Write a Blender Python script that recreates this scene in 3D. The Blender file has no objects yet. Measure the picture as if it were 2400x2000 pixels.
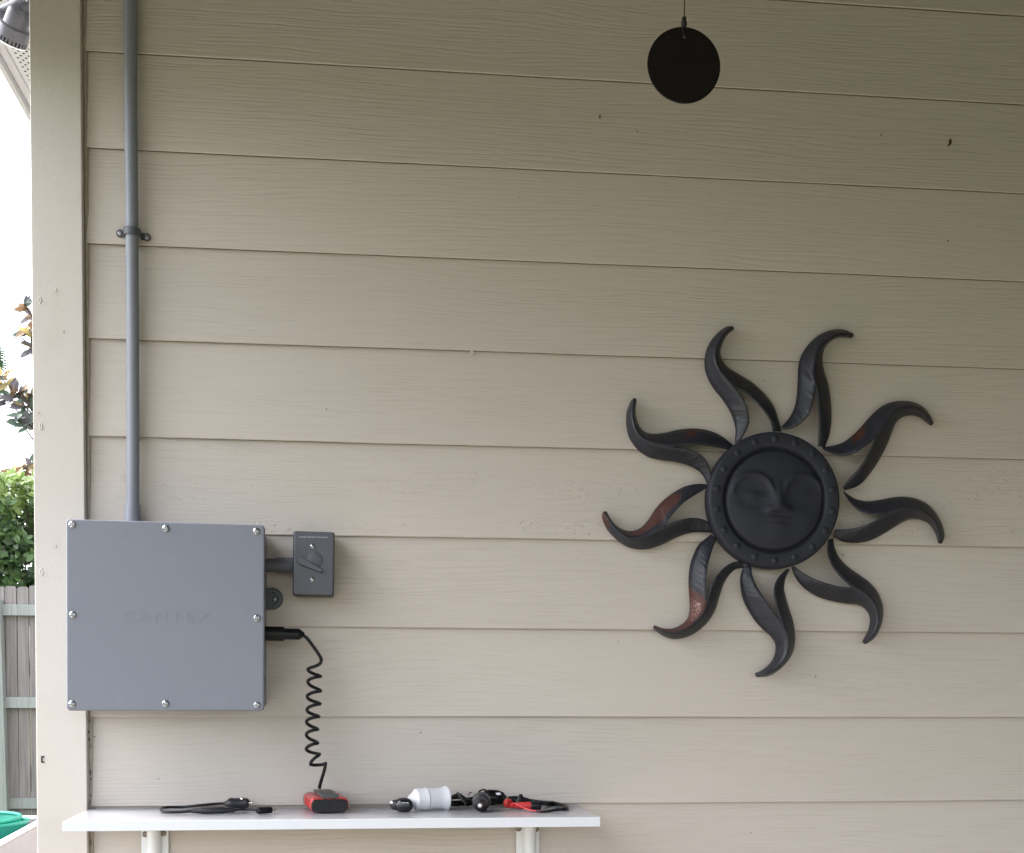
import bpy, bmesh, math, random
import numpy as np
from mathutils import Vector, Matrix, noise
random.seed(7)
S = bpy.context.scene
COL = S.collection
# ------------------------------------------------------------------ camera
# x runs along the wall, z is up (0 = eye level), the siding's proud edges lie at y = 0
CAM_D = 2.28
YAW, PITCH, ROLL = math.radians(6.7134), math.radians(-2.192), math.radians(-0.2041)
FPX, PPX, PPY = 3113.1, 1182.1, 1727.3
cy_, sy_, cp_, sp_ = math.cos(YAW), math.sin(YAW), math.cos(PITCH), math.sin(PITCH)
FW = Vector((sy_*cp_, cy_*cp_, sp_)); R0 = Vector((cy_, -sy_, 0)); U0 = R0.cross(FW)
RT = R0*math.cos(ROLL) - U0*math.sin(ROLL); UP = U0*math.cos(ROLL) + R0*math.sin(ROLL)
EYE = Vector((0, -CAM_D, 0))
cam = bpy.data.cameras.new('camera'); cam_o = bpy.data.objects.new('camera', cam); COL.objects.link(cam_o)
m = Matrix((RT, UP, -FW)).transposed().to_4x4(); m.translation = EYE
cam_o.matrix_world = m
cam.sensor_fit = 'HORIZONTAL'; cam.sensor_width = 36; cam.lens = FPX/2400*36
cam.shift_x = (1200-PPX)/2400; cam.shift_y = (PPY-1000)/2400
cam.clip_start = .05; cam.clip_end = 3000
S.camera = cam_o
# ------------------------------------------------------------------ light: overcast daylight from the open left and front of the porch
W = bpy.data.worlds.new('World'); S.world = W; W.use_nodes = True
nt = W.node_tree; nt.nodes.clear()
SUN_EL, SUN_AZ = math.radians(50), math.radians(-78)      # azimuth from +y towards +x; the sun stands behind and left of the house
sky = nt.nodes.new('ShaderNodeTexSky'); sky.sky_type = 'NISHITA'; sky.sun_disc = False
sky.sun_elevation = SUN_EL; sky.sun_rotation = SUN_AZ; sky.air_density = 1.0; sky.dust_density = 3.0
hs = nt.nodes.new('ShaderNodeHueSaturation'); hs.inputs['Saturation'].default_value = .34
bg = nt.nodes.new('ShaderNodeBackground'); bg.inputs['Strength'].default_value = .13
wo = nt.nodes.new('ShaderNodeOutputWorld')
nt.links.new(sky.outputs[0], hs.inputs['Color']); nt.links.new(hs.outputs[0], bg.inputs[0]); nt.links.new(bg.outputs[0], wo.inputs[0])
sl = bpy.data.lights.new('sun', 'SUN'); sl.energy = .6; sl.angle = math.radians(20); sl.color = (1, .955, .89)
so = bpy.data.objects.new('sun', sl); COL.objects.link(so)
sd = Vector((math.sin(SUN_AZ)*math.cos(SUN_EL), math.cos(SUN_AZ)*math.cos(SUN_EL), math.sin(SUN_EL)))
so.rotation_euler = sd.to_track_quat('Z', 'Y').to_euler(); so.location = sd*20
S.view_settings.view_transform = 'Standard'; S.view_settings.look = 'None'
S.view_settings.gamma = 1; S.view_settings.use_curve_mapping = False
S.view_settings.exposure = 2.70
S.cycles.use_denoising = True
S.cycles.max_bounces = 10; S.cycles.diffuse_bounces = 6
S.cycles.use_adaptive_sampling = False
# ------------------------------------------------------------------ helpers
def ray(px, py):
    return (FW*FPX + RT*(px-PPX) - UP*(py-PPY))
def at(px, py, Y):
    d = ray(px, py); t = (Y+CAM_D)/d.y; return EYE + d*t
def at_z(px, py, z):
    d = ray(px, py); t = z/d.z; return EYE + d*t

class MB:
    """collects shapes; build() links them as one mesh object"""
    def __init__(s): s.v = []; s.f = []; s.uv = None; s.mi = []; s.wn = False
    def add(s, vs, fs, mi=0):
        o = len(s.v); s.v += [Vector(v) for v in vs]; s.f += [tuple(i+o for i in f) for f in fs]; s.mi += [mi]*len(fs); return s
    def bm(s, b, M=None, mi=0):
        b.verts.ensure_lookup_table(); b.verts.index_update()
        s.add([(M @ v.co) if M else v.co.copy() for v in b.verts], [[v.index for v in f.verts] for f in b.faces], mi); b.free(); return s
    def box(s, lo, hi, bev=0, seg=2, M=None, mi=0):
        b = bmesh.new(); bmesh.ops.create_cube(b, size=1); s.wn = s.wn or bev > 0
        lo = Vector(lo); hi = Vector(hi)
        for v in b.verts: v.co = Vector([(lo[i]+hi[i])/2 + v.co[i]*(hi[i]-lo[i]) for i in range(3)])
        if bev: bmesh.ops.bevel(b, geom=b.edges[:], offset=bev, segments=seg, affect='EDGES', profile=.5)
        return s.bm(b, M, mi)
    def hexa(s, c8, bev=0, seg=2):
        b = bmesh.new(); vs = [b.verts.new(c) for c in c8]; s.wn = s.wn or bev > 0
        for f in ((0,3,2,1),(4,5,6,7),(0,1,5,4),(1,2,6,5),(2,3,7,6),(3,0,4,7)): b.faces.new([vs[i] for i in f])
        bmesh.ops.recalc_face_normals(b, faces=b.faces[:])
        if bev: bmesh.ops.bevel(b, geom=b.edges[:], offset=bev, segments=seg, affect='EDGES', profile=.5)
        return s.bm(b)
    def tube(s, pts, r, n=8, cap=True, mi=0):
        pts = [Vector(p) for p in pts]; k = len(pts)
        rr = r if hasattr(r, '__len__') else [r]*k
        T = [(pts[min(i+1, k-1)]-pts[max(i-1, 0)]).normalized() for i in range(k)]
        a = Vector((0, 0, 1)) if abs(T[0].z) < .9 else Vector((1, 0, 0))
        nrm = T[0].cross(a).normalized(); vs = []
        for i in range(k):
            nrm = (nrm - T[i]*nrm.dot(T[i])).normalized(); bn = T[i].cross(nrm)
            for j in range(n):
                t = 2*math.pi*j/n; vs.append(pts[i] + (nrm*math.cos(t)+bn*math.sin(t))*rr[i])
        fs = [(i*n+j, i*n+(j+1) % n, (i+1)*n+(j+1) % n, (i+1)*n+j) for i in range(k-1) for j in range(n)]
        if cap: fs += [tuple(range(n-1, -1, -1)), tuple(range((k-1)*n, k*n))]
        return s.add(vs, fs, mi)
    def lathe(s, base, axis, prof, n=24, mi=0, closed=True):
        """prof: (distance along axis, radius)"""
        axis = Vector(axis).normalized(); base = Vector(base)
        a = Vector((0, 0, 1)) if abs(axis.z) < .9 else Vector((1, 0, 0))
        e1 = axis.cross(a).normalized(); e2 = axis.cross(e1); vs = []
        for h, r in prof:
            for j in range(n):
                t = 2*math.pi*j/n; vs.append(base + axis*h + (e1*math.cos(t)+e2*math.sin(t))*r)
        k = len(prof)
        fs = [(i*n+j, i*n+(j+1) % n, (i+1)*n+(j+1) % n, (i+1)*n+j) for i in range(k-1) for j in range(n)]
        if closed: fs += [tuple(range(n-1, -1, -1)), tuple(range((k-1)*n, k*n))]
        return s.add(vs, fs, mi)
    def mesh(s, name, mats, org=Vector((0, 0, 0)), smooth=35):
        me = bpy.data.meshes.new(name); me.from_pydata([v-org for v in s.v], [], s.f); 
        for mm in (mats if isinstance(mats, (list, tuple)) else [mats]): me.materials.append(mm)
        if len(me.materials) > 1: me.polygons.foreach_set('material_index', s.mi)
        b = bmesh.new(); b.from_mesh(me); bmesh.ops.recalc_face_normals(b, faces=b.faces[:]); b.to_mesh(me); b.free()
        if s.uv is not None:
            ul = me.uv_layers.new(name='UVMap')
            for lp in me.loops: ul.data[lp.index].uv = s.uv[lp.vertex_index]
        if smooth:
            me.shade_smooth(); me.set_sharp_from_angle(angle=math.radians(smooth))
        return me
    def build(s, name, mats, parent=None, smooth=35):
        o = link(name, s.mesh(name, mats, world_org(parent), smooth), parent)
        if s.wn: md = o.modifiers.new('weighted_normals', 'WEIGHTED_NORMAL'); md.weight = 90; md.keep_sharp = True
        return o
def world_org(p):
    o = Vector((0, 0, 0))
    while p: o += p.location; p = p.parent
    return o
def link(name, me, parent=None, loc=None):
    o = bpy.data.objects.new(name, me); COL.objects.link(o)
    if parent: o.parent = parent
    if loc is not None: o.location = Vector(loc) - world_org(parent)
    return o
def tag(o, label=None, cat=None, group=None, kind=None):
    for k_, v_ in (('label', label), ('category', cat), ('group', group), ('kind', kind)):
        if v_: o[k_] = v_
    return o
def thing(name, loc, label, cat, group=None):
    o = bpy.data.objects.new(name, None); o.empty_display_size = .05; COL.objects.link(o); o.location = loc
    return tag(o, label, cat, group)
def spline(pts, n):
    """Catmull-Rom through pts, resampled to n points of equal arc length"""
    P = np.array([tuple(p) for p in pts], float)
    Q = np.vstack([2*P[0]-P[1], P, 2*P[-1]-P[-2]]); out = []
    for i in range(1, len(Q)-2):
        for t in np.linspace(0, 1, 16, endpoint=False):
            a, b, c, d = Q[i-1], Q[i], Q[i+1], Q[i+2]
            out.append(.5*((2*b)+(-a+c)*t+(2*a-5*b+4*c-d)*t*t+(-a+3*b-3*c+d)*t**3))
    out.append(P[-1]); out = np.array(out)
    L = np.concatenate([[0], np.cumsum(np.linalg.norm(np.diff(out, axis=0), axis=1))])
    return [Vector([np.interp(s_, L, out[:, k_]) for k_ in range(out.shape[1])]) for s_ in np.linspace(0, L[-1], n)]
# ------------------------------------------------------------------ materials
class NT:
    def __init__(s, name):
        s.m = bpy.data.materials.new(name); s.m.use_nodes = True; s.t = s.m.node_tree
        s.p = s.t.nodes['Principled BSDF']; s.tc = None
    def n(s, typ, **kw):
        nd = s.t.nodes.new(typ)
        for k_, v_ in kw.items():
            if k_.startswith('i_'):
                key = k_[2:]; key = int(key) if key.isdigit() else key
                s.put(nd.inputs[key], v_)
            else: setattr(nd, k_, v_)
        return nd
    def put(s, sock, v_):
        if isinstance(v_, bpy.types.NodeSocket): s.t.links.new(v_, sock)
        else:
            try: sock.default_value = v_
            except Exception: sock.default_value = (*v_, 1)
    def math(s, op, a, b=0., c=0., clamp=False):
        nd = s.t.nodes.new('ShaderNodeMath'); nd.operation = op; nd.use_clamp = clamp
        for i, v_ in enumerate((a, b, c)): s.put(nd.inputs[i], v_)
        return nd.outputs[0]
    def obj(s):
        if not s.tc: s.tc = s.t.nodes.new('ShaderNodeTexCoord')
        return s.tc.outputs['Object']
    def map(s, vec, scale=(1, 1, 1), loc=(0, 0, 0)):
        nd = s.t.nodes.new('ShaderNodeMapping'); s.put(nd.inputs[0], vec); nd.inputs['Scale'].default_value = scale; nd.inputs['Location'].default_value = loc
        return nd.outputs[0]
    def noise(s, vec, scale, detail=4, rough=.5, dist=0):
        nd = s.t.nodes.new('ShaderNodeTexNoise'); s.put(nd.inputs['Vector'], vec); nd.inputs['Scale'].default_value = scale
        nd.inputs['Detail'].default_value = detail; nd.inputs['Roughness'].default_value = rough; nd.inputs['Distortion'].default_value = dist
        return nd.outputs[0]
    def ramp(s, f, a, b):
        nd = s.t.nodes.new('ShaderNodeMapRange'); s.put(nd.inputs[0], f); nd.inputs[1].default_value = a; nd.inputs[2].default_value = b
        return nd.outputs[0]
    def mix(s, f, a, b, blend='MIX'):
        nd = s.t.nodes.new('ShaderNodeMix'); nd.data_type = 'RGBA'; nd.blend_type = blend
        s.put(nd.inputs[0], f); s.put(nd.inputs[6], a if isinstance(a, bpy.types.NodeSocket) else (*a, 1)); s.put(nd.inputs[7], b if isinstance(b, bpy.types.NodeSocket) else (*b, 1))
        return nd.outputs[2]
    def bump(s, h, strength, dist, nrm=None):
        nd = s.t.nodes.new('ShaderNodeBump'); s.put(nd.inputs['Height'], h); nd.inputs['Strength'].default_value = strength; nd.inputs['Distance'].default_value = dist
        if nrm: s.put(nd.inputs['Normal'], nrm)
        return nd.outputs[0]
    def out(s, color=None, rough=None, normal=None, metal=None, spec=None):
        if color is not None: s.put(s.p.inputs['Base Color'], color if isinstance(color, bpy.types.NodeSocket) else (*color, 1))
        if rough is not None: s.put(s.p.inputs['Roughness'], rough)
        if normal is not None: s.put(s.p.inputs['Normal'], normal)
        if metal is not None: s.put(s.p.inputs['Metallic'], metal)
        if spec is not None: s.put(s.p.inputs['Specular IOR Level'], spec)
        return s.m
def mat(name, c, rough=.5, metal=0, var=.08, vs=40, bump=.0, bs=400, bd=.0005, spec=None):
    a = NT(name); f = a.noise(a.obj(), vs, 4)
    col = a.mix(f, [x*(1-var) for x in c], [min(1, x*(1+var)) for x in c])
    rg = a.math('MULTIPLY_ADD', a.noise(a.obj(), vs*2.3, 3), .16, rough-.08)
    nm = a.bump(a.noise(a.obj(), bs, 3), bump, bd) if bump else None
    return a.out(col, rg, nm, metal, spec)

def siding_mat(name, knots):
    a = NT(name); oi = a.n('ShaderNodeObjectInfo')
    shift = a.n('ShaderNodeCombineXYZ', i_0=a.math('MULTIPLY', oi.outputs['Random'], 37.), i_1=0., i_2=a.math('MULTIPLY', oi.outputs['Random'], 91.))
    v0 = a.n('ShaderNodeVectorMath', operation='ADD', i_0=a.obj(), i_1=shift.outputs[0]).outputs[0]
    sx = a.n('ShaderNodeSeparateXYZ', i_0=v0)
    # grain rows bend round broad cathedral figures
    warp = a.noise(a.map(v0, (1.1, 1, 5.5)), 1., 2, .45)
    warp2 = a.noise(a.map(v0, (9, 1, 30)), 1., 2)
    zz = a.math('MULTIPLY_ADD', warp, .10, a.math('MULTIPLY_ADD', warp2, .006, sx.outputs[2]))
    gv = a.n('ShaderNodeCombineXYZ', i_0=a.math('MULTIPLY', sx.outputs[0], 6.5), i_1=0., i_2=a.math('MULTIPLY', zz, 165.))
    g1 = a.noise(gv.outputs[0], 1., 3, .55)
    ph = a.math('MULTIPLY_ADD', a.noise(a.map(v0, (7, 1, 55)), 1., 2), 9., a.math('MULTIPLY', zz, 6.2832/.0068))
    brk = a.ramp(a.noise(a.map(v0, (9, 1, 130), (3, 0, 7)), 1., 2), .40, .60)
    band = a.math('MULTIPLY', a.math('POWER', a.math('MULTIPLY_ADD', a.math('SINE', ph), .5, .5), 2.2), brk)
    gv2 = a.n('ShaderNodeCombineXYZ', i_0=a.math('MULTIPLY', sx.outputs[0], 14.), i_1=3., i_2=a.math('MULTIPLY', zz, 420.))
    g2 = a.noise(gv2.outputs[0], 1., 2)
    amp = a.ramp(a.noise(a.map(v0, (2.2, 1, 9), (5, 0, 2)), 1., 2), .32, .68)      # grain stands out in places, fades in others
    groove = a.math('MULTIPLY', a.math('MAXIMUM', a.math('MULTIPLY', a.ramp(g1, .50, .34), .7), band), a.math('MULTIPLY_ADD', amp, .65, .35))
    fine = a.noise(a.obj(), 900, 2)
    h = a.math('ADD', a.math('MULTIPLY', groove, -1.0), a.math('ADD', a.math('MULTIPLY', g2, .35), a.math('MULTIPLY', fine, .35)))
    if knots:   # raised flecks of paint over the deep-figured boards
        kn = a.ramp(a.noise(a.map(v0, (75, 1, 120)), 1., 3, .6), .57, .66)
        km = a.ramp(a.noise(a.map(v0, (3.0, 1, 16), (9, 0, 4)), 1., 1), .50, .60)
        h = a.math('ADD', h, a.math('MULTIPLY', a.math('MULTIPLY', kn, km), 2.6))
    nm = a.bump(h, .42, .0010)
    base = (.556, .504, .470)
    tone = a.noise(a.map(v0, (1.6, 1, 4)), 1., 3)
    col = a.mix(tone, [x*.955 for x in base], [x*1.03 for x in base])
    col = a.mix(a.math('MULTIPLY', groove, .17), col, (.30, .265, .21))
    pv = a.math('MULTIPLY_ADD', oi.outputs['Random'], .05, .975); col = a.mix(1., col, a.n('ShaderNodeCombineXYZ', i_0=pv, i_1=pv, i_2=pv).outputs[0], 'MULTIPLY')
    spk = a.ramp(a.noise(v0, 70, 1), .83, .845)       # fly specks and dirt
    col = a.mix(a.math('MULTIPLY', spk, .55), col, (.13, .10, .07))
    return a.out(col, .58, nm, 0, .35)
M_SIDE = siding_mat('beige_siding_paint', False); M_SIDEK = siding_mat('beige_siding_paint_knotty', True)
M_LAP = mat('shadow_lap_edge', (.14, .12, .095), .9, var=.35, vs=25)  # lap undersides coloured dark to deepen the shadow line under each board
def trim_mat():
    a = NT('beige_trim_paint'); base = (.552, .514, .486)
    dirt = a.noise(a.map(a.obj(), (14, 14, 5)), 1., 5, .6)
    col = a.mix(a.ramp(dirt, .55, .95), base, (.50, .46, .42))
    st = a.noise(a.obj(), 300, 3); b1 = a.bump(a.math('ADD', st, a.noise(a.obj(), 55, 3)), .35, .0008)
    return a.out(col, .55, b1, 0, .35)
M_TRIM = trim_mat()
M_CAULK = mat('dingy_caulk', (.37, .32, .275), .8, var=.3, vs=60, bump=.6, bs=120, bd=.003)
M_GAP = mat('dark_gap', (.03, .025, .02), .9)
M_SOFFIT = mat('soffit_white', (.58, .60, .63), .5, var=.03, vs=8, bump=.1, bs=30)
M_FASCIA = mat('fascia_metal', (.50, .50, .53), .4, var=.05, vs=10)
M_HOLE = mat('soffit_hole', (.02, .02, .02), .9)
M_CEIL = mat('porch_ceiling_stain', (.075, .062, .042), .7, var=.05, vs=6)
def plastic_grey(name, c, rough, bumpy=.12):
    a = NT(name); f = a.noise(a.map(a.obj(), (9, 9, 4)), 1., 5, .6)
    col = a.mix(f, [x*.93 for x in c], [x*1.06 for x in c])
    dust = a.ramp(a.noise(a.obj(), 36, 5, .65), .56, .8)
    col = a.mix(a.math('MULTIPLY', dust, .07), col, (.42, .40, .37))
    rg = a.math('MULTIPLY_ADD', f, .2, rough-.1)
    nm = a.bump(a.noise(a.obj(), 700, 3), bumpy, .0006)
    return a.out(col, rg, nm, 0, .45)
M_PVC = plastic_grey('grey_pvc', (.170, .183, .225), .42)
M_PVC2 = plastic_grey('grey_pvc_conduit', (.205, .220, .262), .45)
M_PVCD = plastic_grey('dark_grey_pvc', (.072, .079, .100), .38)
M_PVCF = plastic_grey('grey_pvc_fitting', (.085, .09, .115), .5)
M_SCREW = mat('zinc_screw', (.42, .43, .46), .30, 1, var=.25, vs=300)
M_SCREWR = mat('dull_screw', (.35, .30, .26), .4, 1, var=.3, vs=300)
M_BLK = mat('black_plastic', (.007, .007, .010), .36, var=.2, vs=60, spec=.3)
M_RUB = mat('black_rubber', (.006, .006, .008), .42, spec=.3, var=.25, vs=80, bump=.15, bs=900)
M_GUN = mat('dark_grey_plastic', (.026, .026, .032), .38, spec=.35, var=.15)
M_CHROME = mat('chrome_contact', (.82, .80, .77), .12, 1)
M_RED = mat('red_plastic', (.52, .035, .035), .38, var=.12, vs=60)
M_REDA = mat('anodised_red_metal', (.56, .055, .05), .32, .35, var=.12, vs=80)
M_REDW = mat('red_wire', (.62, .05, .055), .3)
M_WHITE = mat('white_plastic', (.72, .73, .78), .36, var=.03)
M_CREAMIN = mat('socket_cream', (.42, .38, .30), .5)
def shelf_mat(c, r):
    a = NT('white_melamine' if r < .4 else 'white_edge_band'); f = a.noise(a.map(a.obj(), (3, 12, 3)), 1., 4)
    col = a.mix(f, [x*.96 for x in c], [x*1.02 for x in c])
    sm = a.ramp(a.noise(a.map(a.obj(), (7, 22, 7), (3, 1, 0)), 1., 5, .65), .5, .8)
    col = a.mix(a.math('MULTIPLY', sm, .05), col, (.42, .40, .37))
    return a.out(col, a.math('MULTIPLY_ADD', sm, .08, r), a.bump(a.noise(a.obj(), 600, 2), .06, .0004), 0, .5)
M_SHELF = shelf_mat((.38, .39, .42), .22); M_EDGE = shelf_mat((.66, .685, .75), .42)
M_BRKT = mat('white_enamel_steel', (.74, .76, .80), .34, var=.04, vs=30)
M_MUD = mat('brown_speck', (.05, .025, .012), .8)

# screw head: dome with a cross recess pressed into it
def screw_mesh(name, r, mt):
    b = MB(); n = 24; vs = []; rings = [1.0, .98, .86, .70, .54, .40, .27, .14, .05]
    for q in rings:
        for j in range(n):
            t = 2*math.pi*j/n; x, z = q*math.cos(t), q*math.sin(t)
            h = .52*math.sqrt(max(0, 1.06-q*q)) if q < 1 else 0
            if q < .6 and min(abs(x), abs(z)) < .13: h -= .30
            vs.append((x*r, -h*r, z*r))
    k = len(rings)
    fs = [(i*n+j, i*n+(j+1) % n, (i+1)*n+(j+1) % n, (i+1)*n+j) for i in range(k-1) for j in range(n)] + [tuple(range((k-1)*n, k*n))]
    b.add(vs, fs); return b.mesh(name, mt, smooth=50)
SC_BIG = screw_mesh('screw_big', .0057, M_SCREW); SC_SM = screw_mesh('screw_small', .0040, M_SCREW); SC_DULL = screw_mesh('screw_dull', .0052, M_SCREWR)
def screw(parent, p, me=None, rot=None):
    o = link('screw', me or SC_BIG, parent, p); o.rotation_euler = (random.uniform(-.06, .06), random.uniform(0, 1.5) if rot is None else rot, random.uniform(-.06, .06)); return o

# ------------------------------------------------------------------ ground
lawn_m = NT('lawn'); 
g_ = lawn_m.noise(lawn_m.obj(), 3.5, 6, .7); lawn_m.out(lawn_m.mix(g_, (.035, .06, .018), (.09, .12, .04)), .9, lawn_m.bump(lawn_m.noise(lawn_m.obj(), 60, 4), 1, .03)); lawn_m = lawn_m.m
slab_m = NT('concrete'); g_ = slab_m.noise(slab_m.obj(), 2.2, 8, .65); slab_m.out(slab_m.mix(g_, (.165, .132, .092), (.215, .178, .125)), .85, slab_m.bump(slab_m.noise(slab_m.obj(), 120, 4), .3, .002)); slab_m = slab_m.m
GZ = -1.16
path_m = NT('bounce_path_concrete'); g_ = path_m.noise(path_m.obj(), 2.2, 8, .65); path_m.out(path_m.mix(g_, (.34, .305, .255), (.45, .41, .35)), .85, path_m.bump(path_m.noise(path_m.obj(), 120, 4), .3, .002)); path_m = path_m.m
b = MB(); b.add([(-900, -900, GZ), (900, -900, GZ), (900, 900, GZ), (-900, 900, GZ)], [(0, 1, 2, 3)])
tag(b.build('lawn', lawn_m, smooth=0), kind='structure')
b = MB(); b.box((-.72, -3.5, GZ-.05), (6.2, .03, -1.08), .01)
tag(b.build('patio_slab', slab_m), kind='structure')

b = MB(); b.box((-2.2, -6, GZ-.05), (-.73, 4.5, -1.085), .01)  # added unseen path, pale to bounce light onto the lower left wall
tag(b.build('bounce_path', path_m), kind='structure')
# ------------------------------------------------------------------ the house: lap siding, corner trim, porch ceiling, soffit
XL = -.511; XT = -.4302          # outer corner and inner edge of the corner board
CEIL = 1.27
house = thing('house', (XL, 0, GZ), 'beige house wall of horizontal lap siding with a smooth corner board and overhanging soffit', 'house')
EDGES = [1.1921, 1.0372, .8813, .7264, .5711, .4107, .2532, .0991, -.0535, -.2043, -.357, -.512, -.667, -.822, -.977]
def plank(zb, zt, x0, x1, knots, seed):
    """one lap board: proud lower edge, upper edge tucked under the next board; edges slightly wavy"""
    n = 60 if x1-x0 > 2 else 30; vs = []
    for i in range(n+1):
        x = x0+(x1-x0)*i/n
        w = noise.noise(Vector((x*1.7, seed*3.1, 0)))*.0011 + noise.noise(Vector((x*9, seed*5.7, 2)))*.0005
        wy = noise.noise(Vector((x*1.3, seed*7.3, 5)))*.0016
        zlo = zb + w
        for (y, z) in ((.000+wy*.4, zlo+.0012), (.0012+wy*.4, zlo), (.0075+wy*.2, zlo+.0005), (.0155, zt), (.0085, zt)):
            vs.append((x, y, z))
    fs = []; mi = []
    for i in range(n):
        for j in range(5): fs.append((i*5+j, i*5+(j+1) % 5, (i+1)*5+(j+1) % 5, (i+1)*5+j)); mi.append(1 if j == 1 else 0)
    fs += [(4, 3, 2, 1, 0), tuple(n*5+j for j in range(5))]
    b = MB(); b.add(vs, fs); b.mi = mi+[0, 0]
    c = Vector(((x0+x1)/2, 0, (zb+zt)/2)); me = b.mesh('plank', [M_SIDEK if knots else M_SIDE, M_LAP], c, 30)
    return link('plank', me, house, c)
for i, zb in enumerate(EDGES):
    zt = (EDGES[i-1] if i else CEIL+.05)+.024
    plank(zb, zt, XT+.0038, 5.2, i == 6, i+2.37)
# return side of the house, running away from the corner
for i, zb in enumerate(EDGES):
    zt = (EDGES[i-1] if i else CEIL+.05)+.024
    b = MB(); y0, y1 = .07, 6.
    b.add([(XL+.016, y0, zb), (XL+.010, y0, zb), (XL+.017, y0, zt), (XL+.023, y0, zt), (XL+.016, y1, zb), (XL+.010, y1, zb), (XL+.017, y1, zt), (XL+.023, y1, zt)],
          [(0, 1, 2, 3), (7, 6, 5, 4), (0, 4, 5, 1), (1, 5, 6, 2), (2, 6, 7, 3), (3, 7, 4, 0)])
    c = Vector((XL, 3, zb)); link('plank', b.mesh('plank', M_SIDE, c, 30), house, c)
b = MB(); b.box((XL, -.016, GZ-.02), (XT, .012, CEIL), .0022); b.box((XL-.002, .0135, GZ-.02), (XL+.024, .068, CEIL), .002)
trim = b.build('corner_board', M_TRIM, house)
# dingy caulk bead between corner board and boards, with a few open holes low down
pts = []; rr = []
for i in range(120):
    z = -1.05+i*(CEIL+1.0)/119
    pts.append((XT+.0030+noise.noise(Vector((z*30, 1, 0)))*.0006, .0035+noise.noise(Vector((z*22, 5, 0)))*.002, z)); rr.append(.0038+noise.noise(Vector((z*40, 8, 3)))*.0011)
b = MB(); b.tube(pts, rr, 8); b.build('caulk_bead', M_CAULK, house)
b = MB()
for (px, py, w, h) in ((208, 1716, 3, 7), (209, 1733, 3.2, 9), (213, 1750, 2.4, 5), (212, 1810, 3, 14), (213, 1826, 2.4, 7), (213, 1865, 3.4, 5), (211.5, 1880, 2, 9), (210.5, 1690, 2.5, 8), (213, 1975, 2.2, 16)):
    p = at(px, py, -.003); s_ = .00073
    b.lathe(p, (0, -1, 0), [(0, .0), (.0, 1*s_*w*.5), (.0008, 1*s_*w*.4), (.0012, .0)], 8)
    for v in b.v[-32:]: v.z = p.z + (v.z-p.z)*h/w
tag(b.build('caulk_hole', M_GAP, house), kind='stuff')
# nail heads and staple scars painted over on the corner board
def nick(px, py, w, h, deep=.0009, mt=M_TRIM, Y=-.0163, name='nail_scar', par=trim):
    p = at(px, py, Y); s_ = .00073; b = MB()
    prof = [(0, 1.0), (deep*.7, .93), (deep, .74), (deep*.55, .55), (deep*.3, .3), (deep*.3, .02)]
    b.lathe(p, (0, -1, 0), [(a_, r_*s_*w*.5) for a_, r_ in prof], 14)
    for v in b.v: v.z = p.z+(v.z-p.z)*h/w
    return b.build(name, mt, par)
for a_ in ((94, 704, 6, 17), (129, 680, 9, 9), (96, 1000, 7, 17), (128, 1280, 9, 9), (97, 1341, 8, 20), (148, 778, 5, 8), (90, 968, 6, 5)): nick(*a_)
b = MB()
for (dx, dy, w, h) in ((98, 1780, 3, 15), (101.5, 1774, 4, 3.5), (101.5, 1786.5, 4, 3.5)):
    p = at(dx, dy, -.0162); s_ = .00073; b.box((p.x-w*s_/2, p.y-.0012, p.z-h*s_/2), (p.x+w*s_/2, p.y+.001, p.z+h*s_/2), .0003)
b.build('staple', M_GAP, house)
for a_ in ((1105, 826, 9, 9), (1403, 819, 12, 8), (1045, 1018, 26, 12)): nick(*a_, deep=.0007, mt=M_SIDE, Y=.0015, name='nail_scar', par=house)
for (px, py, w, h) in ((2227, 333, 7, 15), (2223, 341, 5, 5), (2065, 317, 3, 4), (1406, 274, 3, 10), (2221, 565, 3, 4), (765, 959, 3, 3), (1976, 1301, 3, 3), (1133, 1249, 4, 3), (436, 799, 10, 3), (222, 1727, 3, 3)):
    nick(px, py, w, h, deep=.0016, mt=M_MUD, Y=.003, name='speck', par=house)
# unseen porch ceiling, beams and end wall, shaped and coloured to darken the wall
PD, ZFB, ZSB = -2.75, .66, 1.03
b = MB(); b.box((XL-.02, PD, CEIL), (5.2, .10, CEIL+.06)); b.build('porch_ceiling', M_CEIL, house)
b = MB(); b.box((XL-.06, PD-.12, ZFB), (5.2, PD, CEIL+.06), .004); b.box((XL-.16, PD+.001, ZSB), (XL-.062, -.035, CEIL-.001), .004); b.build('shade_beam', M_TRIM, house)  # beams added out of view to cut light on the upper wall
b = MB(); b.box((3.4, PD, GZ), (3.55, -.002, CEIL)); b.build('shade_end_wall', mat('dark_shade_wall', (.10, .08, .06), .7), house)  # unseen wall, coloured dark to hold back light from the right
b = MB(); b.box((XL-.25, PD-.5, CEIL+.085), (5.2, 6, CEIL+.3)); b.box((XL+.03, .03, GZ), (5.2, 6, CEIL+.08)); b.build('house_body', M_TRIM, house)
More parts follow.
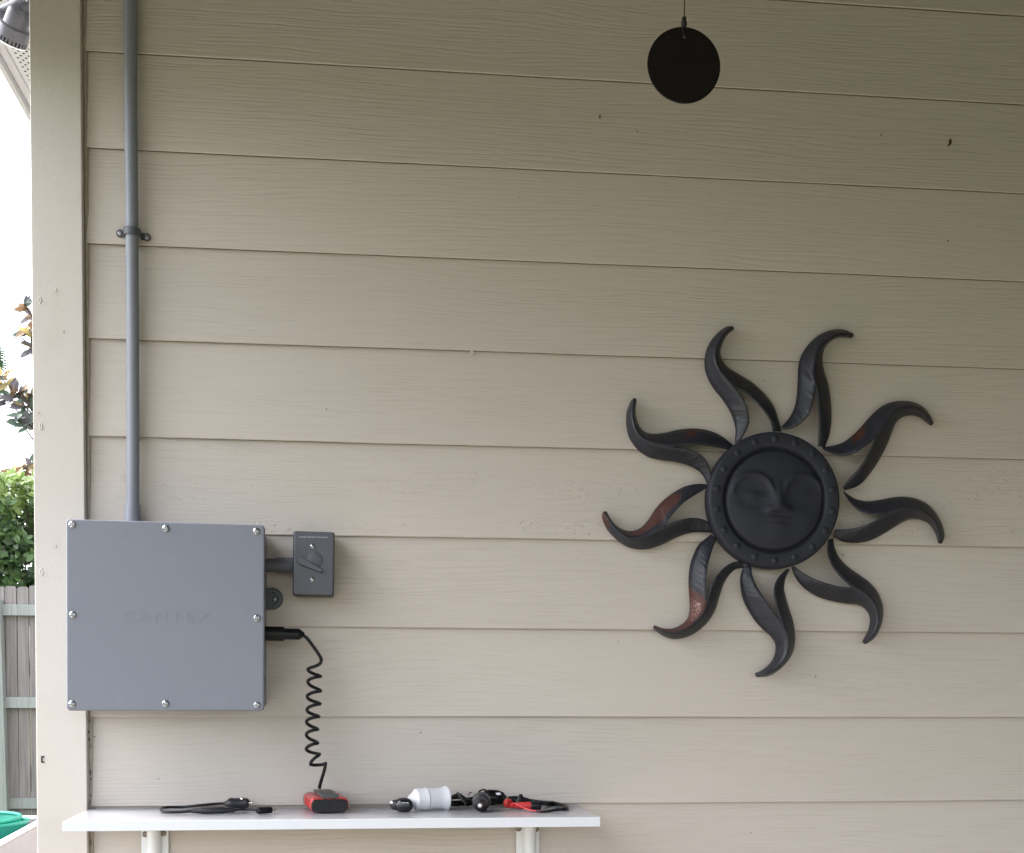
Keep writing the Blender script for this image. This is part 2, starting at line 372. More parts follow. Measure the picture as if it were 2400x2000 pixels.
# perforated soffit strip along the left eave, with fascia
XE = -.716
b = MB(); b.box((XE, PD-.5, CEIL+.066), (XL-.021, 6, CEIL+.08)); 
soffit = b.build('soffit_panel', M_SOFFIT, house)
b = MB()
for i in range(14):
    for j in range(0, 150):
        x = XE+.018+i*.0165+(.00825 if j % 2 else 0); y = .10+j*.0105
        if x < XL-.03:
            o_ = len(b.v); b.add([(x+.0029*math.cos(q*math.pi/3), y+.0036*math.sin(q*math.pi/3), CEIL+.0655) for q in range(6)], [(0, 1, 2, 3, 4, 5)])
tag(b.build('soffit_hole', M_HOLE, soffit, smooth=0), kind='stuff')
for y in np.arange(PD-.3, 5.9, .305):
    b = MB(); b.box((XE+.010, y-.004, CEIL+.060), (XL-.024, y+.004, CEIL+.0659), .0015, 1); b.build('soffit_rib', M_SOFFIT, soffit)
b = MB(); b.box((XE-.012, PD-.5, CEIL+.059), (XE+.006, 6, CEIL+.0655), .003); b.box((XE-.022, PD-.52, CEIL+.044), (XE-.0125, 6.02, CEIL+.22), .002)
b.build('fascia', M_FASCIA, house)

# ------------------------------------------------------------------ floodlights under the eave at the corner
def head(parent, base, tip, r0, r1, name='lamp_head'):
    base = Vector(base); tip = Vector(tip); ax = tip-base; L = ax.length
    b = MB(); b.lathe(base, ax, [(0, r0*.55), (.004, r0*.86), (.010, r0), (L*.52, r0*1.08), (L*.56, r1*.98), (L*.84, r1)], 32)
    h = b.build(name, M_LAMP, parent)
    b = MB(); n = 26
    axn = ax.normalized(); e1 = axn.cross(Vector((0, 1, 0))).normalized(); e2 = axn.cross(e1)
    for j in range(n):
        t = 2*math.pi*j/n; d = e1*math.cos(t)+e2*math.sin(t); tn = e2*math.cos(t)-e1*math.sin(t)
        c = base+axn*(L*.84); p0 = c+d*r1*.72; p1 = c+d*r1*1.0
        vs = []
        for q in (p0, p1):
            for (s1, s2) in ((-1, 0), (1, 0), (1, 1), (-1, 1)): vs.append(q+tn*s1*r1*.055+axn*s2*L*.125)
        b.add(vs, [(0, 1, 2, 3), (7, 6, 5, 4), (0, 4, 5, 1), (1, 5, 6, 2), (2, 6, 7, 3), (3, 7, 4, 0)])
    b.build('cooling_fin', M_LAMP, h)
    b = MB(); b.lathe(base+axn*L*.84, ax, [(0, r1*.70), (L*.13, r1*.70), (L*.131, r1*1.0), (L*.16, r1*.99), (L*.18, r1*.9), (L*.19, r1*.5), (L*.19, .001)], 32)
    b.build('lens', M_LENS, h)
    return h
M_LAMP = mat('grey_lamp_casting', (.13, .135, .165), .42, .1, var=.08, vs=60)
M_LENS = mat('frosted_lens', (.86, .87, .90), .12, var=.02)
fy = .05
fl = thing('floodlight', at(60, 5, fy), 'grey twin floodlight hanging under the perforated soffit at the house corner', 'lamp')
head(fl, at(50, 16, fy), at(25, 100, fy+.031), .0192, .0262)
head(fl, at(6, 18, fy+.14), at(3, 72, fy+.16), .019, .0258)
b = MB(); p = at(72, 14, fy); b.tube([at(52, 22, fy), at(62, 16, fy), p, at(78, -30, fy+.01)], [.011, .009, .008, .008], 12)
b.tube([at(6, 22, fy+.14), at(40, 4, fy+.09), at(78, -30, fy+.01)], .008, 12)
b.build('swivel_arm', M_LAMP, fl)
b = MB(); q = at(78, -30, fy+.01); b.lathe(q, (0, 0, 1), [(-.01, .02), (0, .045), (.01, .05), (CEIL+.0655-q.z, .052)], 24); b.build('mounting_base', M_LAMP, fl)

# ------------------------------------------------------------------ conduit with strap and end fitting
K = 8/7
cY = -.0165
ct = at(267*K, -60, cY); cb = at(272.5*K, 1068*K, cY); mid = at(270.5*K, 477*K, cY)
conduit = thing('conduit', cb, 'grey plastic electrical conduit running up the siding from the large grey box', 'conduit')
cpts = spline([ct+Vector((-.004, 0, .28)), ct, at(268.5*K, 250*K, cY), mid, at(272*K, 700*K, cY), at(272.6*K, 900*K, cY), cb], 60)
b = MB(); b.tube(cpts, .01065, 20); b.build('pipe', M_PVC2, conduit)
b = MB(); p = at(272*K, 1052*K, cY); b.lathe(p+Vector((0, 0, .013)), (0, 0, -1), [(0, .0108), (0, .0126), (.003, .0129), (.03, .0131), (.04, .0131)], 24); b.build('end_fitting', M_PVC2, conduit)
b = MB(); st = at(271*K, 477*K, cY)
tl = math.radians(-4); 
band = [(st.x + .0122*math.cos(t), cY - .0122*math.sin(t)) for t in np.linspace(math.pi*1.02, -.02*math.pi, 20)]
prof = [(st.x-.0265, -.0022), (st.x-.0135, -.0022)] + band + [(st.x+.0135, -.0022), (st.x+.0265, -.0022)]
vs = []
for i, (x, y) in enumerate(prof):
    for (s1, th) in ((-1, 0), (1, 0), (1, .0016), (-1, .0016)):
        hw = .0062 if abs(x-st.x) < .0245 else .0040
        if i == 0 or i == len(prof)-1: hw = .0038
        if .0123 < abs(x-st.x): nx, ny = 0, -1
        else:
            dx, dy = x-st.x, y-cY; l_ = math.hypot(dx, dy); nx, ny = dx/l_, dy/l_
        vs.append((x+nx*th, y+ny*th, st.z+s1*hw - (x-st.x)*.105))
k = len(prof)
fs = [(i*4+j, i*4+(j+1) % 4, (i+1)*4+(j+1) % 4, (i+1)*4+j) for i in range(k-1) for j in range(4)] + [(3, 2, 1, 0), tuple((k-1)*4+j for j in range(4))]
b.add(vs, fs)
for s1 in (-1, 1): b.lathe((st.x+s1*.0215, -.0005, st.z-s1*.00226), (0, -1, 0), [(0, .0066), (.0022, .0066), (.0034, .0058), (.0035, .001)], 18)
strap = b.build('strap', M_PVCF, conduit)
for s1 in (-1, 1): screw(strap, (st.x+s1*.0215, -.0040, st.z-s1*.00226), SC_SM)

# ------------------------------------------------------------------ junction box
bF = -.118
TL, TR, BR, BL = at(135*K, 1064*K, bF), at(543*K, 1076.5*K, bF), at(541.5*K, 1458.5*K, bF), at(136*K, 1458*K, bF)
jb = thing('junction_box', ((BL+BR)/2).xyz, 'large square grey plastic junction box with eight screws round its lid', 'junction box')
def quad_slab(b, c, y0, y1, inset=0, bev=.003, seg=3):
    cen = sum(c, Vector())/4
    cc = [cen + (p-cen)*(1-inset/((p-cen).length*.707)) for p in c]
    b.hexa([Vector((p.x, y0, p.z)) for p in cc] + [Vector((p.x, y1, p.z)) for p in cc], bev, seg)
def round_slab(b, c, yf, yb, rad, edge):
    """plate with rounded corners and a softened front edge; c = TL, TR, BR, BL"""
    def loop(ins, y):
        out = []; cen = sum(c, Vector())/4
        for i in range(4):
            p, pa, pb = c[i], c[i-1], c[(i+1) % 4]
            ea = (pa-p).normalized(); eb = (pb-p).normalized()
            r_ = rad; q = p+ea*r_+eb*r_
            for t in np.linspace(0, 1, 6):
                a_ = t*math.pi/2; d = -(eb*math.cos(a_)+ea*math.sin(a_))
                d = -(eb*math.cos(a_) + ea*math.sin(a_)); 
                pt = q + d*(r_-ins)
                out.append(Vector((pt.x, y, pt.z)))
        return out
    L = [loop(edge*.6, yb), loop(0, yb-.0), loop(0, yf+edge), loop(edge*.3, yf+edge*.3), loop(edge, yf)]
    b.wn = True
    n = len(L[0]); vs = sum(L, []); k = len(L)
    fs = [(i*n+j, i*n+(j+1) % n, (i+1)*n+(j+1) % n, (i+1)*n+j) for i in range(k-1) for j in range(n)] + [tuple(range(n-1, -1, -1)), tuple(range((k-1)*n, k*n))]
    b.add(vs, fs)
b = MB(); cen = (TL+TR+BR+BL)/4
cc = [cen+(p-cen)*.975 for p in (TL, TR, BR, BL)]; round_slab(b, cc, bF+.013, -.0015, .007, .001); body = b.build('box_body', M_PVC, jb)
b = MB(); round_slab(b, (TL, TR, BR, BL), bF, bF+.0125, .0065, .0035); lid = b.build('lid', M_PVC, jb)
for (x, y) in ((148, 1076), (340, 1084), (526, 1090), (149.5, 1261), (527, 1268), (148, 1444), (339.5, 1443), (527, 1446.5)): screw(lid, at(x*K, y*K, bF-.0002))
# mounting foot behind the right edge
p = at(637.5, 1403.6, -.007)
b = MB(); b.lathe((p.x, -.0008, p.z), (0, -1, 0), [(0, .0182), (.005, .0182), (.0072, .0165), (.0074, .011), (.0052, .010), (.0052, .0005)], 32)
b.box((p.x-.035, -.0078, p.z-.0182), (p.x, -.001, p.z+.0182), .001); foot = b.build('mounting_foot', M_PVCF, jb); screw(foot, at(644, 1404, -.0068), SC_SM)
# raised lettering moulded into the lid
def text_mesh(body_, size, width, loc, mt, name, parent, extr=.0005, bev=.0002, spacing=1.0):
    cu = bpy.data.curves.new('lettering', 'FONT'); cu.body = body_; cu.size = size; cu.extrude = extr; cu.bevel_depth = bev; cu.resolution_u = 3; cu.bevel_resolution = 0
    cu.space_character = spacing; cu.align_x = 'CENTER'; cu.align_y = 'CENTER'
    to = bpy.data.objects.new('lettering', cu); COL.objects.link(to); bpy.context.view_layer.update()
    me = bpy.data.meshes.new_from_object(to.evaluated_get(bpy.context.evaluated_depsgraph_get())); bpy.data.objects.remove(to); bpy.data.curves.remove(cu)
    xs = [v.co.x for v in me.vertices]; sc = width/(max(xs)-min(xs)); cx = (max(xs)+min(xs))/2
    for v in me.vertices: v.co = Vector(((v.co.x-cx)*sc, -v.co.z, v.co.y))
    me.materials.clear(); me.materials.append(mt)
    return link(name, me, parent, loc)
text_mesh('CANTEX', .0235, .136, at(391, 1446.5, bF-.0003), M_PVC, 'lettering', lid, .00005, .00005, 1.35)

# ------------------------------------------------------------------ switch box with lever cover, joined to the junction box by a short fitting
sF = -.058
sTL, sTR, sBR, sBL = at(688.5, 1246, sF), at(783.5, 1249.5, sF), at(781, 1396.5, sF), at(686.5, 1394.5, sF)
sb = thing('switch_box', ((sBL+sBR)/2).xyz, 'small dark grey weatherproof switch box with a slanted lever beside the large grey box', 'switch')
b = MB(); scn = (sTL+sTR+sBR+sBL)/4
round_slab(b, [scn+(p-scn)*1.0 for p in (sTL, sTR, sBR, sBL)], sF+.0065, -.0015, .004, .0008); b.build('switch_body', M_PVCD, sb)
b = MB(); round_slab(b, [scn+(p-scn)*1.025 for p in (sTL, sTR, sBR, sBL)], sF+.0042, sF+.0062, .004, .0004); b.build('gasket', M_RUB, sb)
b = MB(); round_slab(b, [scn+(p-scn)*1.0 for p in (sTL, sTR, sBR, sBL)], sF-.003, sF+.0039, .0045, .0036); cover = b.build('cover_plate', M_PVCD, sb)
for (x, y) in ((732.5, 1281), (732, 1359.5)): screw(cover, at(x, y, sF-.0031), SC_SM)
p = at(738, 1312, sF-.003); b = MB(); b.lathe(p, (0, -1, 0), [(-.001, .0125), (.0016, .0122), (.0022, .0105), (.0022, .0005)], 30); b.build('knob_boss', M_PVCD, sb)
# lever: tapered bar with a round hub
h0, h1 = at(706.5, 1316, sF-.006), at(752, 1338, sF-.006); d = (h1-h0).normalized(); nrm = Vector((-d.z, 0, d.x))
b = MB(); n_ = 16; L = []
for yy, sc in ((-.0009, 1.0), (-.0065, .97), (-.0080, .80)):
    lp = []
    for i in range(10):
        t = math.pi/2+math.pi*i/9; c_ = -math.cos(t); lp.append(h0 + d*(math.cos(t)*.0066*sc) + nrm*(math.sin(t)*.0066*sc))
    for i in range(6):
        t = -math.pi/2+math.pi*i/5; lp.append(h1 + d*(math.cos(t)*.0026*sc) + nrm*(math.sin(t)*.0030*sc))
    L.append([Vector((q.x, sF-.003+yy+.0005, q.z)) for q in lp])
n_ = len(L[0]); b.add(sum(L, []), [(i*n_+j, i*n_+(j+1) % n_, (i+1)*n_+(j+1) % n_, (i+1)*n_+j) for i in range(2) for j in range(n_)] + [tuple(range(n_-1, -1, -1)), tuple(range(2*n_, 3*n_))])
b.build('lever', M_PVCD, sb)
text_mesh('SUITABLE FOR WET LOCATIONS', .003, .0465, at(734, 1259.5, sF-.0032), mat('worn_white_print', (.66, .67, .70), .5), 'lettering', cover, .0001, 0, 1.1)
fz = at(650, 1325, -.03).z
b = MB(); xa = BR.x-.006; xb = sBL.x+.004; xm = at(648, 1325, -.03).x
b.lathe((xa, -.030, fz), (1, 0, 0), [(0, .0112), (xm-xa-.0006, .0112), (xm-xa-.0006, .0120), (xm-xa+.0006, .0120), (xm-xa+.0006, .0130), (xb-xa, .0130)], 28)
b.build('pipe_fitting', M_PVCF, sb)

# ------------------------------------------------------------------ coiled cord plugged into the side of the box
pY = -.062
pb = at(622, 1485, pY); pt = at(712, 1489, pY)
cord = thing('coiled_cord', pb, 'black coiled power cord hanging from the grey box to the shelf', 'cord')
ax = (at(703, 1487, pY)-pb)
L1 = (at(666, 1486, pY)-pb).length; L2 = (at(703, 1487, pY)-pb).length; L3 = (at(714, 1490, pY)-pb).length
b = MB(); b.lathe(pb-ax.normalized()*.012, ax, [(0, .0117), (L1+.010, .0119), (L1+.012, .0113)], 24); b.build('socket_sleeve', M_RUB, cord)
b = MB(); b.lathe(pb, ax, [(L1-.002, .0095), (L2-.001, .0092), (L2, .0085), (L3-.002, .0042), (L3, .0028)], 24); b.build('plug', M_BLK, cord)
# helix
coilY = -.060
lead = [at(710, 1489, pY), at(720, 1497, pY-.002), at(733, 1514, pY-.004), at(745, 1531, pY-.004), at(751.5, 1542, coilY-.003), at(753, 1549, coilY), at(749, 1556.5, coilY), at(738, 1562, coilY), at(728, 1565, coilY), at(722.5, 1568, coilY)]
RC = .0108
rights = [(752, 1549), (751.5, 1586), (751.5, 1620), (750.5, 1650), (747.5, 1680), (745, 1710), (745, 1742), (749, 1768)]
lefts = [(721.5, 1568.5), (721.5, 1598), (720, 1633), (719.5, 1664), (718.5, 1692), (718, 1722), (718, 1756), (728, 1792)]
path = []
for i in range(len(rights)):
    rx, ry = rights[i]; lx, ly = lefts[i]; nx_, ny_ = rights[i+1] if i < len(rights)-1 else (763, 1789)
    for j in range(24):
        t = j/24*2*math.pi
        if j < 12: cx, cz_, A0, A1 = (rx+lx)/2, None, (rx, ry), (lx, ly)
        else: A0, A1 = (lx, ly), (nx_, ny_)
        u = (t/math.pi) % 1.0
        w = (1-math.cos(math.pi*u))/2
        X = A0[0]*(1-w)+A1[0]*w; Yp = A0[1]*(1-u)+A1[1]*u
        Yp -= 3.6*math.sin(t)*(1 if j < 12 else .75)        # each ring leans towards the viewer
        path.append(at(X, Yp, coilY - RC*math.sin(t)*.95))
tail = [at(763, 1790, coilY), at(760, 1806, -.058), at(754, 1826, -.052), at(750, 1840, -.047), at(748.5, 1848, -.045)]
allp = lead + path[12:] + tail
b = MB(); b.tube(spline(allp, 560), .0028, 10); b.build('cable', M_RUB, cord)

# ------------------------------------------------------------------ shelf on two brackets
ZS = -.2078; SX0, SX1, SD = -.4306, .3974, .2085
shelf = thing('shelf', ((SX0+SX1)/2, -.1, ZS-.015), 'long narrow white shelf fixed to the siding below the grey box', 'shelf')
b = MB(); b.box((SX0, -SD+.0012, ZS-.0148), (SX1, -.0005, ZS), .0006, 1); b.build('board', M_SHELF, shelf)
b = MB(); b.box((SX0-.0002, -SD, ZS-.0150), (SX1+.0002, -SD+.0010, ZS+.0002), .0003, 1); b.build('edge_band', M_EDGE, shelf)
def bracket(pxl, pxr, rl, rr_, screws):
    xl = at(pxl, 1970, -.002).x; xr = at(pxr, 1970, -.002).x; rc = (at(rl, 1970, -.02).x+at(rr_, 1970, -.02).x)/2
    zt = ZS-.0152; b = MB()
    b.box((xl, -.0022, zt-.135), (xr, -.0006, zt), .0006, 1); b.box((xl, -.165, zt-.0018), (xr, -.0025, zt), .0006, 1)
    n = 18; mN = 12; vs = []
    for i in range(n+1):
        t = i/n
        # crest runs from the foot of the wall plate, bulging, to the front of the arm
        if t < .5: q_ = t/.5; y = -.006-.014*min(1, q_*3); z = zt-.130+q_*.092
        elif t < .75: q_ = (t-.5)/.25*math.pi/2; y = -.020-.026*(1-math.cos(q_)); z = zt-.038+.026*math.sin(q_)
        else: q_ = (t-.75)/.25; y = -.046-.112*q_; z = zt-.012+.009*q_
        hw = .0120*math.sin(math.pi*min(1, .14+t*.80))**.4
        for j in range(mN+1):
            a_ = math.pi*j/mN; s_ = math.sin(a_)**.7
            base = Vector((0, -.0015, z)) if t < .5 else Vector((0, -.0015+(y+.0185)*min(1, (t-.5)/.25), zt-.038+.0372*min(1, (t-.5)/.25)))
            crest = Vector((0, y, z))
            q = base.lerp(crest, s_); vs.append((rc-hw*math.cos(a_), q.y, q.z))
    b.add(vs, [(i*(mN+1)+j, i*(mN+1)+j+1, (i+1)*(mN+1)+j+1, (i+1)*(mN+1)+j) for i in range(n) for j in range(mN)])
    o = b.build('bracket', M_BRKT, shelf)
    for (x, y) in screws: screw(o, at(x, y, -.0024), SC_DULL)
    return o
bracket(331, 395, 340, 376, ((340.5, 1956), (383, 1953.5)))
bracket(1210, 1264, 1228, 1258, ((1215, 1942.5), (1257, 1943)))

# ------------------------------------------------------------------ things on the shelf
def on(px, py, h=0): 
    p = at_z(px, py, ZS+.0004); p.z += h; return p
# power lead with lighter plug and flat connector
p = on(587, 1896.5)
ld = thing('plug_lead', p, 'short black lead with lighter plug and flat connector at the shelf left end', 'cable')
yP = p.y
a0 = at(530, 1883.5, yP); a1 = at(595, 1882, yP); ax = a1-a0
def frac(px): return (px-530)/65*ax.length
b = MB(); b.lathe(a0, ax, [(frac(524), .0028), (frac(530), .0042), (frac(533), .0062), (frac(537), .0086), (frac(544), .0095), (frac(548), .0088), (frac(575), .0082), (frac(577), .0086), (frac(581), .0078), (frac(584), .0052)], 24)
plug = b.build('plug', M_GUN, ld)
b = MB(); b.lathe(a0, ax, [(frac(580), .0058), (frac(587), .0050), (frac(588), .0026), (frac(591), .0030), (frac(593), .0022), (frac(594), .0004)], 18); b.build('tip', M_CHROME, plug)
b = MB(); q = at(568.5, 1869.5, yP); b.lathe(q+Vector((-.005, 0, -.004)), (1, 0, .1), [(0, .001), (.002, .004), (.005, .0052), (.008, .004), (.010, .001)], 14); b.build('side_contact', M_CHROME, plug)
i0 = on(452, 1908.5, .0052); i1 = on(551, 1906.5, .0052)
b = MB(); axi = i1-i0; Li = axi.length
b.lathe(i0, axi, [(-.002, .0028), (0, .0036), (Li*.18, .0045), (Li*.2, .0053), (Li*.74, .0053), (Li*.76, .0045), (Li*.97, .0040), (Li, .0028)], 16); b.build('fuse_holder', M_GUN, ld)
b = MB(); b.tube(spline([at(527, 1883.5, yP), at(505, 1884.5, yP), at(470, 1887.5, yP-.004), on(430, 1897.2, .004), on(400, 1897.6, .004), on(384, 1898.5, .0035), on(377.5, 1902, .0035), on(381, 1906, .003), on(393, 1907.8, .003), on(420, 1908, .003), on(453, 1908, .005)], 70), .0023, 10)
b.tube(spline([i1, on(565, 1904, .005), on(585, 1904, .0045), on(604, 1906, .005)], 24), .0022, 8); b.build('wire', M_RUB, ld)
c0 = on(602, 1909, .0058); b = MB(); b.lathe(c0, on(641, 1906.5, .0058)-c0, [(0, .004), (.002, .0060), (.005, .0066), (.012, .0064), (.020, .0066), (.0255, .0060), (.0265, .0045)], 20)
for v in b.v: v.z = c0.z+(v.z-c0.z)*.86
b.build('connector', M_BLK, ld)
b = MB(); q = on(641, 1905.5, .0062); b.lathe(q, (1, .1, 0), [(0, .0028), (.003, .0028), (.0042, .0015)], 12); b.build('contact', mat('greenish_brass', (.30, .34, .22), .3, .8), ld)

# red and black inverter
f0 = on(728, 1907.5); f1 = on(816.5, 1905.5); dpt = .110
inv = thing('power_inverter', (f0+f1)/2, 'small red power inverter with a black front under the coiled cord', 'inverter')
ex = (f1-f0); ex.z = 0; wI = ex.length; ex.normalize(); bk = at_z(711, 1880, ZS); ey = Vector((-.135, 1, 0)).normalized(); ez = Vector((0, 0, 1)); hI = .0236
def MI(x, y, z): return f0 + ex*x + ey*y + ez*(z+.0018)
def shell(b, x0, x1, y0, y1, z0, z1, r, n=6):
    """box with rounded long edges (profile in x, z), extruded along depth"""
    pr = []
    for (cx, cz, a0_) in ((x1-r, z1-r, 0), (x0+r, z1-r, math.pi/2), (x0+r, z0+r, math.pi), (x1-r, z0+r, 1.5*math.pi)):
        for i in range(n): a_ = a0_+math.pi/2*i/(n-1); pr.append((cx+r*math.cos(a_), cz+r*math.sin(a_)))
    b.wn = True
    k = len(pr); cx, cz = (x0+x1)/2, (z0+z1)/2; e = .0012
    L = []
    for (yy, s_) in ((y0, .95), (y0+e, 1), (y1-e, 1), (y1, .95)):
        L += [MI(cx+(x-cx)*s_, yy, cz+(z-cz)*s_) for x, z in pr]
    b.add(L, [(i*k+j, i*k+(j+1) % k, (i+1)*k+(j+1) % k, (i+1)*k+j) for i in range(3) for j in range(k)] + [tuple(range(k-1, -1, -1)), tuple(range(3*k, 4*k))])
b = MB(); shell(b, 0, wI, .0012, dpt, 0, hI, .0085)
case = b.build('case', M_REDA, inv)
b = MB()
for i in range(9): 
    yy = .016+i*.0085
    b.add([MI(-.0006, yy+dx, zz) for (dx, zz) in ((0, .006), (.0035, .006), (.0035, .019), (0, .019))] + [MI(.003, yy+dx, zz) for (dx, zz) in ((0, .006), (.0035, .006), (.0035, .019), (0, .019))], [(0, 1, 2, 3), (7, 6, 5, 4), (0, 4, 5, 1), (1, 5, 6, 2), (2, 6, 7, 3), (3, 7, 4, 0)])
b.build('side_rib', M_REDA, case)
b = MB(); shell(b, .0010, wI-.0010, -.002, .0098, .0004, hI-.0026, .0078); front = b.build('front_panel', M_BLK, inv)
b = MB(); shell(b, .0, wI, dpt+.0004, dpt+.006, 0, hI, .009); b.build('rear_panel', M_BLK, inv)
def mbox(b, x0, x1, y0, y1, z0, z1, bev=.0006): 
    b.hexa([MI(x0, y0, z0), MI(x1, y0, z0), MI(x1, y1, z0), MI(x0, y1, z0), MI(x0, y0, z1), MI(x1, y0, z1), MI(x1, y1, z1), MI(x0, y1, z1)], bev, 2)
b = MB(); mbox(b, wI*.28, wI*.74, .001, dpt+.004, hI+.0002, hI+.0052, .0012); mbox(b, wI*.28, wI*.74, -.0036, .0006, hI-.001, hI+.0042, .0012)
clip = b.build('clip', mat('grey_clip_plastic', (.065, .065, .07), .4, spec=.4), inv)
b = MB(); mbox(b, wI*.35, wI*.66, .020, dpt*.75, hI+.0050, hI+.0058, .0003); b.build('recess', M_BLK, clip)
b = MB(); mbox(b, wI*.27, wI*.73, .004, dpt*.8, -.0018, .0002, .0004); b.build('base_foot', M_BLK, inv)
b = MB(); mbox(b, wI*.115, wI*.125, -.0026, -.0014, .002, hI-.003, .0002); b.build('panel_groove', M_GUN, front)
b = MB()
for (x, z, w, h) in ((.62, .0185, .018, .0035), (.62, .005, .018, .0035), (.80, .012, .022, .003), (.38, .019, .010, .003)): mbox(b, wI*x-w*wI*3, wI*x+w*wI*3, -.0024, -.0017, z, z+h, .0002)
b.build('outlet_slot', M_GAP, front)

# oval charger
oc = on(946, 1903.2, .0112)
uc = thing('oval_charger', oc-Vector((0, 0, .0112)), 'glossy black egg shaped car charger leaning against the white socket', 'charger')
M_GLOSS = mat('glossy_black', (.014, .014, .02), .16, var=.1)
axc = Vector((.965, -.26, 0)).normalized()
b = MB(); b.lathe(oc, axc, [(.0158*math.sin(t), .0003+.0122*max(0, math.cos(t))**.85) for t in np.linspace(-math.pi/2, math.pi/2, 20)], 32); sh = b.build('shell', M_GLOSS, uc)
b = MB(); b.lathe(oc, -axc, [(.0095, .0080), (.0105, .0090), (.0165, .0086), (.0195, .0070), (.0205, .003)], 24); b.build('plug_barrel', M_GUN, uc)
b = MB(); b.lathe(oc-axc*.0195, -axc, [(0, .0036), (.0025, .0032), (.0036, .0018)], 14); b.build('tip', M_GUN, uc)
b = MB(); q = at(918, 1882, (oc-axc*.02).y-.0085); b.lathe(q, (-.3, -1, 0), [(-.002, .0026), (.0004, .0024), (.001, .001)], 14); b.build('side_contact', M_CHROME, uc)
b = MB()
m0 = at(942, 1882.3, oc.y-.0128); m1 = at(955.5, 1881.6, oc.y-.0128); 
b.box((m0.x, m0.y, m0.z-.0003), (m1.x, m0.y+.006, m0.z+.0006), .0001, 1); b.box((m1.x+.0002, m0.y, m1.z-.0019), (m1.x+.0011, m0.y+.006, m1.z+.0006), .0001, 1)
b.build('usb_slot', mat('pale_slot', (.70, .70, .68), .4), sh)

# white lamp socket adapter lying on its side
s0 = on(959, 1901.0, .0188); s1 = on(1045, 1897.5, .0188)
ls = thing('lamp_socket', (s0+s1)/2-Vector((0, 0, .0188)), 'white flared lamp socket adapter lying on its side on the shelf', 'lamp socket')
ax = (s1-s0); Ls = ax.length
def sp(px): return (px-959.7)/(1045-959.7)*Ls
b = MB(); b.lathe(s0, ax, [(sp(959.7), .002), (sp(960), .0075), (sp(966), .0098), (sp(970), .0150), (sp(974), .0178), (sp(994), .0183), (sp(996.5), .0192), (sp(998), .0192), (sp(998.6), .0165), (sp(999.2), .0165), (sp(1000), .0182), (sp(1026), .0172), (sp(1034), .0180), (sp(1041), .0202), (sp(1043.5), .0210), (sp(1046), .0207), (sp(1046.3), .0185), (sp(1044), .0160), (sp(1020), .0150), (sp(1019), .001)], 40)
b.build('socket_shell', M_WHITE, ls)
b = MB(); b.lathe(s0, ax, [(sp(1021), .001), (sp(1021), .0146), (sp(1039), .0148), (sp(1039), .0140), (sp(1022), .0138), (sp(1022), .0005)], 28); b.build('inner_sleeve', M_CREAMIN, ls)

# bundled black lead with a lighter plug
bb = on(1110, 1893, 0)
bd = thing('bundled_lead', bb, 'bundled black cable with a lighter plug, lying between the white socket and the red clip', 'cable')
rng = random.Random(5); b = MB(); yb = bb.y
def wob(a_): return rng.uniform(-a_, a_)
for k_ in range(40):      # strands running the length of the bundle, looping at both ends
    o1, o2 = wob(5), wob(5); dy = rng.uniform(-.016, .010); zz = rng.uniform(-11, 3)
    P = [(1053+wob(2), 1880+o1*.9), (1058+wob(3), 1865+o1*.5+4), (1074+wob(2), 1863+wob(3)), (1090, 1873+o1*.8), (1106, 1874+o2), (1122+wob(3), 1867+o2*.7), (1142+wob(6), 1860+rng.uniform(-6, 5)), (1166+wob(6), 1856+rng.uniform(-3, 8)), (1180+wob(3), 1866+wob(5)), (1182+wob(3), 1876+wob(3)),
         (1168, 1880+wob(5)), (1140, 1880+wob(6)), (1115, 1879+wob(5)), (1095, 1884+wob(4)), (1078, 1887+wob(3)), (1060, 1888+wob(3)), (1052+wob(1), 1880+o1)]
    fz_ = rng.uniform(.25, 1.12)
    P = [(x, 1875+(y-1875)*fz_-(6*max(0, 1-((x-1155)/30)**2))*(1-fz_)) for x, y in P]
    P3 = [at(x, min(y, 1888), yb+dy*(.5+.5*math.sin(i*1.3+k_))) for i, (x, y) in enumerate(P)]
    for q in P3: q.z = max(q.z, ZS+.0022)
    b.tube(spline(P3, 80), .00135, 6)
b.build('cable_strands', M_RUB, bd)
b = MB()
b.tube(spline([at(1120, 1863, yb-.012), at(1124, 1855, yb-.014), at(1134, 1851, yb-.014), at(1142, 1855, yb-.012)], 20), .0014, 6)
b.tube(spline([at(1099, 1864, yb-.008), at(1101, 1859, yb-.010), at(1106, 1857, yb-.010)], 10), .0009, 6)
b.build('loose_loop', M_RUB, bd)
b = MB(); b.tube(spline([at(1072, 1857, yb-.016), at(1077, 1866, yb-.020), at(1084, 1876, yb-.021), at(1091, 1884, yb-.018), at(1090, 1888, yb-.008)], 20), .0017, 8)
b.build('cable_tie', mat('grey_tie', (.10, .10, .11), .3), bd)
b = MB(); q = at(1168.5, 1861, yb-.020); b.lathe(q, (.1, -1, .1), [(-.002, .0044), (.0, .0044), (.0006, .0035), (.0007, .0003)], 16)
for v in b.v: v.z = q.z+(v.z-q.z)*.5
b.build('white_tag', M_WHITE, bd)
pc = on(1126, 1903.8, .0125); axp = Vector((-.16, -.97, -.10)).normalized(); pbk = pc - axp*.038; pbk.z = pc.z+.004
b = MB(); b.lathe(pbk, axp, [(-.004, .006), (0, .012), (.010, .0160), (.022, .0148), (.024, .0120), (.040, .0108), (.044, .0085), (.045, .0045)], 28); pl = b.build('plug', M_GUN, bd)
b = MB(); b.lathe(pbk+axp*.0445, axp, [(0, .0105*.9), (.0012, .0098), (.0030, .0070), (.0032, .0048)], 24); b.build('plug_nose', M_BLK, pl)
